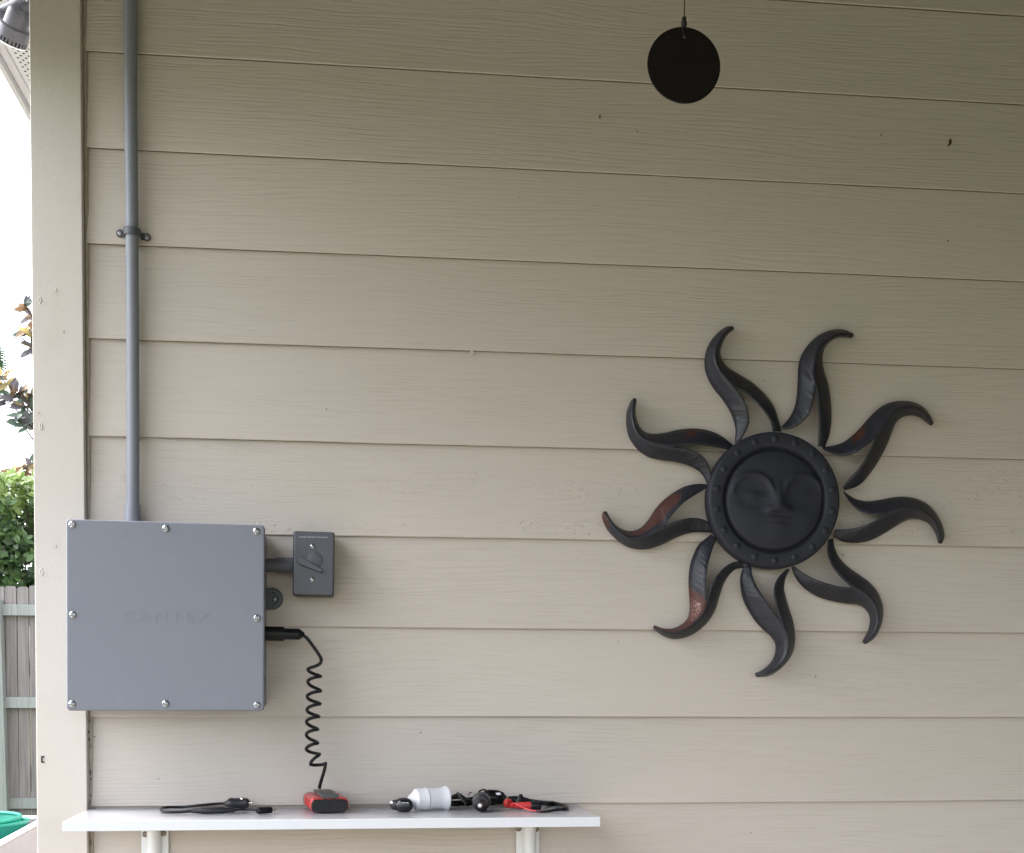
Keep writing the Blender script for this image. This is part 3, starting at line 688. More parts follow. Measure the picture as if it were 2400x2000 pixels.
b = MB(); b.lathe(pbk+axp*.047, axp, [(0, .0050), (.003, .0046), (.006, .0028), (.0066, .0005)], 18); b.build('tip', M_CHROME, pl)
b = MB(); b.tube(spline([pbk, pbk+Vector((.003, .014, .002)), at(1135, 1878, yb)], 14), .0024, 8); b.build('wire', M_RUB, bd)

# red and black clip lead
rc0 = on(1212, 1898, .0072)
cl = thing('clip_lead', rc0-Vector((0, 0, .0072)), 'red clip and black clip joined by a looped cable at the shelf right end', 'cable')
r0_ = on(1207, 1898.5, .0072); r1_ = on(1246, 1898.5, .0072); ax = r1_-r0_; Lr = ax.length
b = MB(); b.lathe(r0_, ax, [(0, .0042), (.002, .0052), (Lr*.5, .0060), (Lr*.9, .0064), (Lr, .0056)], 16)
for v in b.v: v.y = r0_.y+(v.y-r0_.y)*.8
rcl = b.build('red_clip', M_RED, cl)
b = MB(); q = on(1191, 1897, .0098); b.lathe(q, (.55, -.83, 0), [(-.005, .0060), (-.003, .0082), (.002, .0084), (.004, .0070), (.0045, .0040), (.003, .0030), (.003, .0003)], 20); b.tube([q+Vector((.004, 0, -.003)), r0_], [.0045, .005], 10); b.build('red_boot', M_RED, rcl)
b = MB(); q0 = r1_-ax*.03; b.lathe(q0, ax, [(0, .0062), (.002, .0070), (.015, .0072), (.0165, .0062), (.0165, .0045), (.010, .0042), (.010, .0004)], 20); b.build('black_sleeve', M_BLK, cl)
k0 = at(1190, 1872.5, r0_.y+.035); k1 = at(1226, 1875, r0_.y+.035)
b = MB(); b.tube([k0, k0.lerp(k1, .4), k1, at(1240, 1876, r0_.y+.034)], [.0040, .0058, .0056, .0030], 12)
hd0 = at(1216, 1879, r0_.y+.02); hd1 = at(1221, 1864, r0_.y+.02)
b.tube([hd0+Vector((-.002, 0, -.008)), hd0, hd0.lerp(hd1, .6), hd1, hd1+Vector((.0002, 0, .0018))], [.0075, .0062, .0042, .0036, .002], 12)
b.build('black_clip', M_BLK, cl)
b = MB(); b.tube([at(1207.5, 1875, r0_.y+.02), at(1210, 1880, r0_.y+.02)], .0016, 8); b.tube([at(1186, 1864, r0_.y+.03), at(1190, 1870, r0_.y+.03)], .0016, 8); b.build('metal_jaw', M_CHROME, cl)
ky = r0_.y+.034
loop = [at(1230, 1875, ky), at(1244, 1877, ky), at(1268, 1880, ky-.002), on(1295, 1888, .0045), on(1318, 1892, .0035), on(1329, 1897, .0035), on(1327, 1900.5, .0035), on(1315, 1902, .0035), on(1303, 1902, .0035)]
b = MB(); b.tube(spline(loop, 60), .0030, 10); b.tube(spline([p_+Vector((0, .002, -.003)) for p_ in loop[:4]]+[p_+Vector((0, .0035, 0)) for p_ in loop[4:7]], 50), .0028, 8)
b.tube(spline([on(1304, 1902, .003), on(1285, 1904.5, .002), on(1270, 1905.8, .002), on(1257, 1905, .0025)], 24), [.0026-.0011*i/23 for i in range(24)], 8); b.build('cable', M_RUB, cl)
b = MB(); b.tube(spline([on(1198, 1897, .0100)+Vector((0, -.006, 0)), on(1210, 1899.5, .0098), on(1224, 1902, .0070), on(1240, 1903.5, .0035), on(1258, 1904, .002), on(1280, 1904.4, .002), on(1302, 1901.6, .0025)], 44), .0013, 8); b.build('red_wire', M_REDW, cl)

# ------------------------------------------------------------------ black disc hanging on a cord
hy = -.72
dc = at(1603.4, 152.5, hy); rD = 88*(hy+CAM_D)/FPX*.995
hd = thing('hanging_disc', dc-Vector((0, 0, rD)), 'round black disc hanging on a thin dark cord in front of the siding', 'wind chime')
M_DISC = mat('dark_stained_wood', (.0065, .0045, .0043), .5, var=.4, vs=30, spec=.25)
bm_ = bmesh.new(); E = []
hc = Vector((0, 0, at(1603, 86.5, hy).z-dc.z))
for (c_, r_, n_) in ((Vector(), rD, 72), (hc, .0019, 14)):
    vs = [bm_.verts.new(c_+Vector((r_*math.cos(2*math.pi*i/n_), 0, r_*math.sin(2*math.pi*i/n_)))) for i in range(n_)]
    E += [bm_.edges.new((vs[i], vs[(i+1) % n_])) for i in range(n_)]
r_ = bmesh.ops.triangle_fill(bm_, use_beauty=True, edges=E)
ex_ = bmesh.ops.extrude_face_region(bm_, geom=bm_.faces[:])
for v in ex_['geom']:
    if isinstance(v, bmesh.types.BMVert): v.co.y += .0028
b = MB(); b.bm(bm_, Matrix.Translation(dc)); b.build('disc', M_DISC, hd)
M_CORD = mat('black_cord', (.008, .008, .008), .8)
top = at(1604.5, 0, hy); kn = at(1603.2, 50, hy)
b = MB(); b.tube([kn, at(1604, 20, hy), top, Vector((top.x+.002, hy, CEIL))], .0007, 6)
b.tube(spline([kn+Vector((-.0005, 0, -.004)), kn+Vector((-.0014, -.0005, -.010)), dc+hc+Vector((-.0006, -.0004, .001)), dc+hc+Vector((0, .0025, -.0002)), kn+Vector((.0012, .0055, -.010)), kn+Vector((.0005, .001, -.004))], 24), .0007, 6); b.build('cord', M_CORD, hd)
b = MB(); b.lathe(kn+Vector((0, 0, .0055)), (0, 0, -1), [(0, .0008), (.001, .0024), (.003, .0030), (.0045, .0025), (.006, .0034), (.009, .0036), (.012, .0030), (.013, .001)], 14); b.build('knot', M_CORD, hd)

# ------------------------------------------------------------------ metal sun
SYC = -.034
sc_ = at(1815.7, 1172.4, SYC); rS = 164.0*(SYC+CAM_D)/FPX
sun_o = thing('wall_sun', at(1815.7, 1172.4, -.012), 'dark metal sun face with nine wavy rays and peeling paint hung on the siding', 'wall ornament')
MET = (.024, .026, .039)
def sun_mat(name, patches=(), ribs=True, glit=None, rgh=.36, spc=.65):
    a = NT(name); uvn = a.n('ShaderNodeUVMap'); sx = a.n('ShaderNodeSeparateXYZ', i_0=uvn.outputs[0]); U, V = sx.outputs[0], sx.outputs[1]
    wea = a.noise(a.obj(), 38, 6, .65)
    col = a.mix(wea, [x*.72 for x in MET], [x*1.25 for x in MET])
    br = a.ramp(a.noise(a.obj(), 22, 5, .7), .60, .74); col = a.mix(a.math('MULTIPLY', br, .35), col, (.055, .032, .028))
    h = a.math('MULTIPLY', a.noise(a.obj(), 220, 4), .5)
    if ribs:    # hammered cross ribs, strongest towards the disc
        ww = a.n('ShaderNodeCombineXYZ', i_0=a.math('MULTIPLY', U, 150.), i_1=a.math('MULTIPLY', V, .8), i_2=0.)
        rb = a.noise(ww.outputs[0], 1., 2); fade = a.math('MULTIPLY_ADD', a.ramp(U, .17, .08), .85, .15)
        h = a.math('ADD', h, a.math('MULTIPLY', a.math('MULTIPLY', rb, fade), 4.5))
    rough = a.math('MULTIPLY_ADD', wea, .25, rgh)
    step = None; edge = a.noise(a.obj(), 150, 4, .7); eds = a.math('MULTIPLY_ADD', edge, .9, -.45)
    for (v0, v1, u0, u1) in patches:
        vc, vh, uc_, uh = (v0+v1)/2, (v1-v0)/2, (u0+u1)/2, (u1-u0)/2
        dv = a.math('DIVIDE', a.math('ABSOLUTE', a.math('SUBTRACT', V, vc)), vh); du = a.math('DIVIDE', a.math('ABSOLUTE', a.math('SUBTRACT', U, uc_)), uh)
        dd = a.math('ADD', a.math('MAXIMUM', dv, du), eds); mk = a.ramp(dd, 1.0, .96)
        step = mk if step is None else a.math('MAXIMUM', step, mk)
    if step is not None:
        rust = a.mix(a.noise(a.obj(), 130, 5, .7), (.045, .016, .013), (.105, .034, .027))
        col = a.mix(step, col, rust); rough = a.math('MULTIPLY_ADD', step, .1, rough); h = a.math('ADD', h, a.math('MULTIPLY', step, -1.2))
    metal = .25
    nm = a.bump(h, .42, .0010)
    if glit:
        v0, v1, u0, u1 = glit
        dv = a.math('DIVIDE', a.math('ABSOLUTE', a.math('SUBTRACT', V, (v0+v1)/2)), (v1-v0)/2); du = a.math('DIVIDE', a.math('ABSOLUTE', a.math('SUBTRACT', U, (u0+u1)/2)), (u1-u0)/2)
        gm = a.ramp(a.math('ADD', a.math('MAXIMUM', dv, du), eds), 1.0, .9)
        fl_ = a.ramp(a.noise(a.obj(), 620, 2), .56, .66); gf = a.math('MULTIPLY', gm, fl_)
        col = a.mix(gf, col, (.62, .36, .33)); rough = a.math('MULTIPLY_ADD', gf, -.3, rough)
    return a.out(col, rough, nm, metal, spc)
def fr(x0, y0, s_, pts): return [(x0+x/s_, y0+y/s_) for x, y in pts]
F1 = (1640, 740, 3.6207); F3 = (1900, 900, 4.375); F5 = (1900, 1100, 3.805); F6 = (1500, 1280, 5.1475); F8 = (1380, 900, 4.1667)
# each ray: outer edge of blade A, inner edge of A to the split, ridge, inner edge of blade B, outer edge of B (all from the disc outwards)
RAYS = [
 (F1, [(300,1080),(303,960),(270,840),(200,720),(120,620),(65,520),(42,420),(55,310),(95,220),(160,145),(225,100),(275,92)],
      [(350,1060),(410,940),(420,860),(395,760),(345,670),(290,605)], [(220,530),(160,450),(135,370),(142,290),(172,215),(215,150),(285,102)],
      [(622,985),(600,900),(540,800),(460,710),(375,640),(290,605)], [(690,985),(665,880),(620,760),(540,660),(440,570),(330,500),(240,445),(195,390),(172,320),(190,235),(230,165),(290,112)]),
 (F1, [(690,950),(760,870),(805,780),(825,680),(832,560),(838,440),(860,350),(910,265),(985,190),(1060,145),(1150,120),(1230,125),(1300,155)],
      [(710,970),(790,955),(850,920),(920,850),(955,760),(975,670),(985,590)], [(962,530),(965,430),(985,335),(1025,270),(1090,210),(1170,170),(1305,168)],
      [(1005,1110),(1010,960),(1010,880),(1005,760),(997,680),(985,590)], [(1060,1120),(1100,1000),(1115,880),(1110,740),(1090,600),(1060,500),(1042,420),(1040,340),(1060,270),(1110,215),(1180,185),(1290,187)]),
 (F3, [(115,655),(220,640),(330,605),(420,540),(500,465),(600,350),(700,255),(800,200),(920,180),(1050,190),(1150,240),(1225,330),(1257,405)],
      [(150,690),(260,730),(350,738),(450,710),(540,650),(620,590),(670,530)], [(700,470),(770,370),(850,285),(950,245),(1050,245),(1130,280),(1190,345),(1245,420)],
      [(330,1060),(400,970),(500,860),(580,740),(640,620),(670,530)], [(340,1090),(450,1060),(540,1000),(640,870),(720,740),(780,620),(830,490),(870,400),(940,340),(1030,318),(1110,335),(1170,380),(1235,428)]),
 (F3, [(335,1105),(400,1150),(480,1190),(580,1207),(700,1195),(830,1170),(950,1160),(1080,1180),(1200,1240),(1290,1340),(1350,1460),(1368,1560),(1345,1632)],
      [(338,1115),(400,1210),(480,1290),(580,1330),(680,1335),(780,1325)], [(860,1295),(960,1275),(1080,1285),(1190,1335),(1275,1430),(1318,1540),(1330,1638)],
      [(245,1495),(400,1490),(540,1460),(660,1410),(740,1360),(785,1328)], [(235,1565),(330,1615),(450,1630),(580,1612),(700,1560),(820,1490),(930,1420),(1020,1385),(1110,1385),(1200,1420),(1260,1490),(1295,1570),(1312,1632)]),
 (F5, [(195,615),(215,710),(260,800),(340,880),(440,950),(530,1020),(600,1110),(640,1220),(640,1330),(610,1430),(560,1510),(490,1558)],
      [(155,630),(150,740),(180,840),(240,930),(310,1000),(380,1060)], [(440,1080),(510,1135),(570,1210),(600,1300),(595,1390),(560,1460),(475,1556)],
      [(-150,862),(-60,930),(60,990),(200,1035),(300,1055),(380,1060)], [(-175,872),(-120,990),(-30,1080),(80,1140),(200,1175),(320,1195),(420,1205),(490,1245),(530,1320),(525,1410),(490,1490),(460,1542)]),
 (F6, [(1800,280),(1750,400),(1735,520),(1760,640),(1800,770),(1840,900),(1865,1050),(1860,1200),(1810,1340),(1700,1470),(1560,1560),(1410,1580)],
      [(1765,280),(1670,380),(1625,480),(1618,580),(1640,700),(1670,810),(1700,905)], [(1730,970),(1765,1040),(1788,1140),(1785,1240),(1745,1350),(1665,1440),(1550,1520),(1395,1562)],
      [(1340,240),(1360,370),(1420,500),(1490,620),(1570,740),(1640,840),(1700,905)], [(1250,245),(1210,380),(1215,500),(1240,630),(1300,760),(1380,890),(1480,1000),(1580,1090),(1635,1180),(1635,1280),(1600,1380),(1530,1460),(1440,1520),(1385,1537)]),
 (F6, [(1270,260),(1160,275),(1070,350),(1000,470),(950,620),(910,750),(840,880),(750,980),(640,1060),(520,1105),(400,1118),(280,1080),(180,1012)],
      [(1215,185),(1120,195),(1020,260),(930,360),(865,470),(830,580),(805,690)], [(780,770),(730,850),(650,925),(550,990),(440,1040),(330,1045),(160,985)],
      [(926,-90),(885,10),(850,120),(815,250),(797,400),(797,520),(803,620),(805,690)], [(852,-134),(760,-60),(700,0),(650,100),(610,220),(590,360),(590,520),(600,660),(600,800),(560,900),(480,965),(390,1000),(290,1000),(220,980),(170,960)]),
 (F8, [(1215,1455),(1100,1445),(980,1455),(860,1495),(730,1560),(600,1605),(470,1612),(350,1575),(240,1490),(170,1400),(135,1310),(140,1253)],
      [(1195,1370),(1120,1325),(1020,1310),(920,1325),(820,1355),(730,1400)], [(650,1440),(560,1490),(470,1510),(380,1500),(290,1440),(220,1360),(178,1290),(157,1247)],
      [(1168,1008),(1080,1060),(980,1120),(890,1190),(820,1270),(760,1345),(730,1400)], [(1182,985),(1060,980),(940,1005),(820,1070),(720,1150),(650,1230),(590,1320),(520,1400),(430,1440),(340,1430),(260,1380),(205,1310),(172,1250)]),
 (F8, [(1160,985),(1120,900),(1060,840),(960,790),(840,760),(700,740),(590,715),(500,660),(430,580),(385,490),(368,380),(375,270),(410,180),(436,145)],
      [(1192,970),(1195,870),(1160,770),(1090,690),(1010,650),(920,630),(800,615)], [(700,600),(600,570),(510,520),(455,440),(430,350),(428,260),(450,142)],
      [(1370,645),(1250,620),(1120,600),(980,598),(880,605),(800,615)], [(1415,612),(1340,545),(1240,485),(1120,448),(990,440),(860,455),(750,480),(640,492),(560,480),(500,430),(465,350),(452,260),(465,158)]),
]
PATCH = {2: [(.0, .5, .055, .085)], 6: [(2.0, 3.0, .105, .225), (2.2, 2.9, .19, .27)], 7: [(2.02, 2.72, .060, .19), (.0, .75, .20, .235)], 8: [(.0, .8, .24, .275), (2.0, 2.5, .072, .088)]}
GLIT = {6: (2.05, 2.85, .122, .160)}
M_SUN = sun_mat('blackened_metal')
NR = 56; NC = 5
for i, (F, oA, iA, rg, iB, oB) in enumerate(RAYS):
    b = MB(); b.uv = []; faces = []
    for kk, (outer, inner) in enumerate(((oA, iA+rg), (oB, iB+rg))):
        O = spline(fr(*F, outer), NR); I = spline(fr(*F, inner), NR)
        ns = len(iA if kk == 0 else iB)-1
        I3 = []; O3 = []
        vs = []; L = 0; prev = None
        for a_ in range(NR):
            t = a_/(NR-1)
            hr = .014+.019*min(1, t/.25)
            if t > .7: hr -= .010*(t-.7)/.3
            ho = .010 if t < .1 else .010-.006*min(1, (t-.1)/.2)
            taper = min(1, (1-t)/.05) if t > .95 else 1
            Yo = -.003-ho; Yi = -.003-(ho+(hr-ho)*max(.25, taper))
            po = at(O[a_].x, O[a_].y, Yo); pi = at(I[a_].x, I[a_].y, Yi); mid_ = (po+pi)/2
            if prev is not None: L += (mid_-prev).length
            prev = mid_
            for c_ in range(NC):
                s_ = c_/(NC-1); q = po.lerp(pi, s_); q.y -= .0012*math.sin(math.pi*s_)
                q.y += noise.noise(Vector((a_*.31, c_*.7, i*9+kk*4)))*.0007
                vs.append(q); b.uv.append((L, s_*1.0+kk*2 if kk == 0 else 2+s_))
        b.add(vs, [(a_*NC+c_, a_*NC+c_+1, (a_+1)*NC+c_+1, (a_+1)*NC+c_) for a_ in range(NR-1) for c_ in range(NC-1)])
    me = b.mesh('ray', sun_mat('peeling_metal', PATCH[i], True, GLIT.get(i)) if i in PATCH else M_SUN, sun_o.location, 45)
    o = link('ray', me, sun_o); md = o.modifiers.new('thickness', 'SOLIDIFY'); md.thickness = .0016; md.offset = 0
    if i in PATCH: o['label'] = 'ray with flaking paint and rusty red patches'
# disc: pressed rim with studs round a domed face
b = MB()
def face_h(x, z):
    """relief of the face in units of the disc radius; x right, z up"""
    r = math.hypot(x, z); h = 0
    if r < .72:
        q = r/.72; h = .020+.085*math.sqrt(max(0, 1-q*q*.96))
        def g(cx, cz, sx, sz): return math.exp(-((x-cx)/sx)**2-((z-cz)/sz)**2)
        for cx, e_ in ((-.345, 1.), (.425, .45)):
            d_ = math.hypot(x-cx, (z-.08)*1.05); up = max(0, min(1, (z-.02)/.16))
            h += .034*(.5+.5*e_)*math.exp(-((d_-.30)/.04)**2)*up - .030*math.exp(-(d_/.24)**4)       # arched brow over the eye hollow
            h += .036*e_*g(cx, .045, .15, .07)                                              # closed lid
            lz = z-(.015-1.1*(x-cx)**2); h -= .014*e_*math.exp(-(lz/.022)**2)*math.exp(-((x-cx)/.16)**4)
        wn = .048+.075*max(0, min(1, (.22-z)/.36)); h += .085*max(0, min(1, (.30-z)/.40))*math.exp(-((x-.04)/wn)**2)/(1+math.exp((-.17-z)*45))
        h += .030*g(-.09, -.15, .075, .06)+.030*g(.17, -.15, .075, .06)
        h += .042*g(.04, -.285, .20, .045)+.036*g(.045, -.375, .15, .045)-.024*g(.045, -.33, .18, .016)-.018*g(.04, -.222, .1, .02)
        h += .016*g(-.34, -.26, .18, .15)+.016*g(.42, -.26, .18, .15)+.018*g(.04, -.53, .17, .10)
        q0 = .020+.085*math.sqrt(max(0, 1-q*q*.96)); h = q0+(h-q0)*.82
    return h
nA = 144; rings = [1.0, 1.0, .985, .965, .94, .90, .85, .80, .785, .77, .755, .74, .728] + list(np.linspace(.715, .02, 40)); vs = []
rimh = {0: -.16, 1: -.02, 2: .035, 3: .05, 4: .052, 5: .055, 6: .055, 7: .05, 8: .045, 9: .025, 10: -.005, 11: -.015, 12: .0}
UVd = []
for k_, q in enumerate(rings):
    for j in range(nA):
        t = 2*math.pi*j/nA; x, z = q*math.cos(t), q*math.sin(t)
        h = rimh.get(k_); h = face_h(x, z) if h is None else h
        vs.append((sc_.x+x*rS, SYC-h*rS+.004, sc_.z+z*rS)); UVd.append((.5, 5))
k_ = len(rings)
b.add(vs, [(i*nA+j, i*nA+(j+1) % nA, (i+1)*nA+(j+1) % nA, (i+1)*nA+j) for i in range(k_-1) for j in range(nA)] + [tuple(range((k_-1)*nA, k_*nA)), tuple(range(nA-1, -1, -1))])
b.uv = UVd; disc = b.build('sun_face', sun_mat('blackened_metal_face', (), False, None, .5, .45), sun_o, smooth=60)
b = MB(); b.lathe((0, 0, 0), (0, -1, 0), [(0, .0068), (.0008, .0060), (.0020, .0040), (.0026, .0015), (.0027, .0003)], 14); stud_me = b.mesh('stud', sun_mat('stud_metal', (), False, None, .5, .45), smooth=60)
for j in range(18):
    t = math.radians(10.5+20*j); link('stud', stud_me, disc, (sc_.x+rS*.885*math.cos(t), SYC-.050*rS+.004, sc_.z+rS*.885*math.sin(t)))

# ------------------------------------------------------------------ side yard: fence, hedge, magnolia, palm, bin with tubs
def wood_mat(name, c1, c2):
    a = NT(name); oi = a.n('ShaderNodeObjectInfo'); v = a.n('ShaderNodeVectorMath', operation='ADD', i_0=a.obj(), i_1=a.n('ShaderNodeCombineXYZ', i_0=a.math('MULTIPLY', oi.outputs['Random'], 40.), i_1=0., i_2=0.).outputs[0]).outputs[0]
    g = a.noise(a.map(v, (70, 70, 2.5)), 1., 4, .6); col = a.mix(a.ramp(g, .3, .7), c1, c2)
    gr = a.ramp(a.noise(a.map(v, (5, 5, 1.2)), 1., 4, .6), .5, .75); col = a.mix(a.math('MULTIPLY', gr, .5), col, (.20, .23, .20))
    col = a.mix(a.math('MULTIPLY', oi.outputs['Random'], .35), col, [x*.6 for x in c1])
    return a.out(col, .85, a.bump(g, .5, .003))
M_FB = wood_mat('weathered_cedar', (.205, .183, .178), (.345, .312, .308)); M_FR = wood_mat('greenish_rail', (.24, .26, .25), (.36, .385, .37))
FY = 7.25
fx = lambda px: at(px, 1600, FY).x
fzz = lambda py: at(40, py, FY).z
fence = thing('fence', (-2.3, FY, GZ), 'weathered grey wooden privacy fence with pale rails behind the house corner', 'fence')
bw = .0795; xg = fx(38.5); ztop = fzz(1372)
def board_mesh(w, z0, z1):
    b = MB(); d_ = .022; t = .0095; e = .016
    pr = [(-w/2, z0), (w/2, z0), (w/2, z1-e), (w/2-e*.8, z1), (-w/2+e*.8, z1), (-w/2, z1-e)]
    b.add([(x, -t, z) for x, z in pr]+[(x, t, z) for x, z in pr], [(5, 4, 3, 2, 1, 0), (6, 7, 8, 9, 10, 11)]+[(j, (j+1) % 6, (j+1) % 6+6, j+6) for j in range(6)])
    return b
bme = board_mesh(bw-.005, GZ-.02, ztop).mesh('board', M_FB, smooth=0)
for i in range(-20, 26):
    o = link('board', bme, fence, (xg+bw*(i+.5), FY+.05+random.uniform(-.003, .003), random.uniform(-.008, .008))); o.rotation_euler = (0, random.uniform(-.004, .004), random.uniform(-.02, .02))
x0, x1 = xg-bw*20, xg+bw*26
postx = fx(6)-.046
for (pa, pb_) in ((1417.5, 1443), (1634, 1660), (1871, 1896)):
    za, zb = fzz(pa), fzz(pb_)
    b = MB(); b.box((postx+.03, FY-.004, zb), (x1, FY+.036, za), .003); b.build('rail', M_FR, fence)
    b = MB(); b.box((x0, FY-.004, zb+.004), (postx-.03, FY+.036, za+.004), .003); b.build('rail', M_FR, fence)
for dx in (0, 2.2):
    b = MB(); b.hexa([Vector((postx+dx+sx+(.042 if zz < 0 else 0), FY+yy, zz)) for zz in (GZ-.02, ztop-.10) for (sx, yy) in ((-.046, -.055), (.046, -.055), (.046, .032), (-.046, .032))], .004); b.build('post', M_FR, fence)

def leaf_mesh(name, mt, L, w, fold=.18, curl=.15):
    b = MB(); n = 5; vs = []
    for i in range(n+1):
        t = i/n; ww = w*math.sin(math.pi*min(1, t*.93+.06))**.8*(1 if i < n else 0.05); z = -curl*L*t*t
        vs += [(-ww/2, L*t, z+fold*ww/2), (0, L*t, z), (ww/2, L*t, z+fold*ww/2)]
    fs = []
    for i in range(n): fs += [(i*3, i*3+1, (i+1)*3+1, (i+1)*3), (i*3+1, i*3+2, (i+1)*3+2, (i+1)*3+1)]
    b.add(vs, fs); return b.mesh(name, mt, smooth=60)
def leaf_mat(name, c, rough=.4, trans=.25, back=None):
    a = NT(name); oi = a.n('ShaderNodeObjectInfo'); f = a.noise(a.obj(), 9, 2)
    col = a.mix(f, [x*.75 for x in c], [x*1.25 for x in c])
    if back:
        gm = a.n('ShaderNodeNewGeometry'); col = a.mix(gm.outputs['Backfacing'], col, back)
    a.out(col, rough, None, 0, .5)
    tr = a.n('ShaderNodeBsdfTranslucent'); a.put(tr.inputs[0], a.mix(.5, col, [min(1, x*1.6) for x in c])); mx = a.n('ShaderNodeMixShader'); mx.inputs[0].default_value = trans
    a.t.links.new(a.p.outputs[0], mx.inputs[1]); a.t.links.new(tr.outputs[0], mx.inputs[2]); a.t.links.new(mx.outputs[0], a.t.nodes['Material Output'].inputs[0]); return a.m
def rot_to(d, up):
    y = d.normalized(); x = y.cross(up); x = x.normalized() if x.length > 1e-4 else Vector((1, 0, 0)); z = x.cross(y); return Matrix((x, y, z)).transposed()
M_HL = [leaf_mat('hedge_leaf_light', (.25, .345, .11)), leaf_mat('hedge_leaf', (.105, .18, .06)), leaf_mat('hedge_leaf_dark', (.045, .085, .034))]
M_STEM = mat('twig', (.07, .05, .04), .9)
# hedge behind the fence: one clipped bush, its leaves gathered in sprigs
HY0, HY1 = FY+.55, FY+1.5
hzt = at(40, 1135, HY0+.35).z
hedge = thing('hedge', (-2.6, HY0+.5, GZ), 'clipped green hedge of small glossy leaves showing above the weathered fence', 'hedge')
hl = [leaf_mesh('leaf', mm, .078, .042) for mm in M_HL]
LV = []; rg_ = random.Random(11)
hx0, hx1 = -4.2, -.45
for s_ in range(4900):
    x = rg_.uniform(hx0, hx1); dep = rg_.random()**1.7; y = HY0+dep*(HY1-HY0); zt = hzt+.06*noise.noise(Vector((x*2.2, y*2, 1)))-.02
    z = zt-rg_.random()**1.2*(zt-ztop+.25)
    if noise.noise(Vector((x*3.1, y*2.3, z*3.1))) < -.22 and z < zt-.18: continue
    c = Vector((x, y, z)); ax = Vector((rg_.gauss(0, .6), rg_.gauss(-.75, .5), rg_.gauss(.55 if z < zt-.15 else 1.2, .4))).normalized()
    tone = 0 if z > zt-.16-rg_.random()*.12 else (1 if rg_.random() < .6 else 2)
    n = rg_.randint(4, 7); ph = rg_.random()*6
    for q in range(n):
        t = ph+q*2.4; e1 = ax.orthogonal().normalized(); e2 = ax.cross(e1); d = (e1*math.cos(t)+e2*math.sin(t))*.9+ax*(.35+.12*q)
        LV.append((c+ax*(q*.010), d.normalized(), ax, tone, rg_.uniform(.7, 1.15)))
def place_leaves(parent, meshes, LV, key, limit, stuff_name):
    LV = sorted(LV, key=key)
    for (c, d, up, tone, sc) in LV[:limit]:
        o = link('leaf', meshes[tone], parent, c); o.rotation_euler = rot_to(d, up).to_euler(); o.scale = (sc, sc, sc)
    rest = LV[limit:]
    if rest:
        b = MB(); 
        for (c, d, up, tone, sc) in rest:
            R_ = rot_to(d, up)*sc; me = meshes[tone]
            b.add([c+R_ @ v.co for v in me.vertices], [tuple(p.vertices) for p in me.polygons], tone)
        me = bpy.data.meshes.new(stuff_name); og = world_org(parent); me.from_pydata([v-og for v in b.v], [], b.f)
        for x in meshes: me.materials.append(x.materials[0])
        me.polygons.foreach_set('material_index', b.mi); me.shade_smooth()
        tag(link(stuff_name, me, parent), kind='stuff')
vx = lambda c: abs(c.x/(c.y+CAM_D) - math.tan(YAW+math.atan((42-PPX)/FPX)))*9
place_leaves(hedge, hl, LV, lambda t: max(0, vx(t[0])-.17)*20+(t[0].y-HY0)*.6, 300, 'foliage')
b = MB()
for s_ in range(70):
    x = rg_.uniform(hx0, hx1); y = rg_.uniform(HY0+.2, HY1); p0 = Vector((x, y, GZ)); p1 = p0+Vector((rg_.gauss(0, .15), rg_.gauss(-.1, .15), hzt-GZ-.15)); b.tube([p0, p0.lerp(p1, .5)+Vector((.05, 0, 0)), p1], [.014, .011, .004], 5)
b.build('stem', M_STEM, hedge)
# magnolia behind the hedge
MY = FY+5.2
M_ML = [leaf_mat('magnolia_leaf', (.09, .13, .095), .3, .15, (.22, .15, .11)), leaf_mat('magnolia_leaf_brown', (.27, .165, .10), .5, .3), leaf_mat('magnolia_leaf_yellow', (.40, .32, .14), .5, .4), leaf_mat('magnolia_leaf_dusk', (.13, .115, .14), .4, .2, (.2, .14, .12))]
ml = [leaf_mesh('leaf', mm, .19, .078, .22, .12) for mm in M_ML]
tp = at(150, 1600, MY)
mag = thing('magnolia_tree', (tp.x, MY, GZ), 'magnolia tree with dark and rusty leaves in sparse tufts behind the hedge', 'tree')
LV = []; twigs = MB(); 
def tuft(px, py, n, spread, yo=0, kinds=(0, 0, 3, 1, 2), size=1):
    c = at(px, py, MY+yo); 
    root = Vector((tp.x, MY+yo*.5, c.z-.45)); twigs.tube([root, root.lerp(c, .6)+Vector((0, 0, -.06)), c], [.016, .010, .005], 5)
    ax = (c-root).normalized()+Vector((0, -.25, .35)); ax.normalize()
    for q in range(int(n*1.9)):
        t = q*2.4+rg_.random()*.5; e1 = ax.orthogonal().normalized(); e2 = ax.cross(e1)
        d = (e1*math.cos(t)+e2*math.sin(t))*rg_.uniform(.6, 1.1)+ax*rg_.uniform(-.15, .9)
        LV.append((c+ax*rg_.uniform(-spread, spread*.4)+Vector((rg_.gauss(0, spread*.25), 0, rg_.gauss(0, spread*.25))), d.normalized(), Vector((rg_.gauss(0, .6), -1, rg_.gauss(.5, .5))).normalized(), rg_.choice(kinds), rg_.uniform(.5, .92)*size))
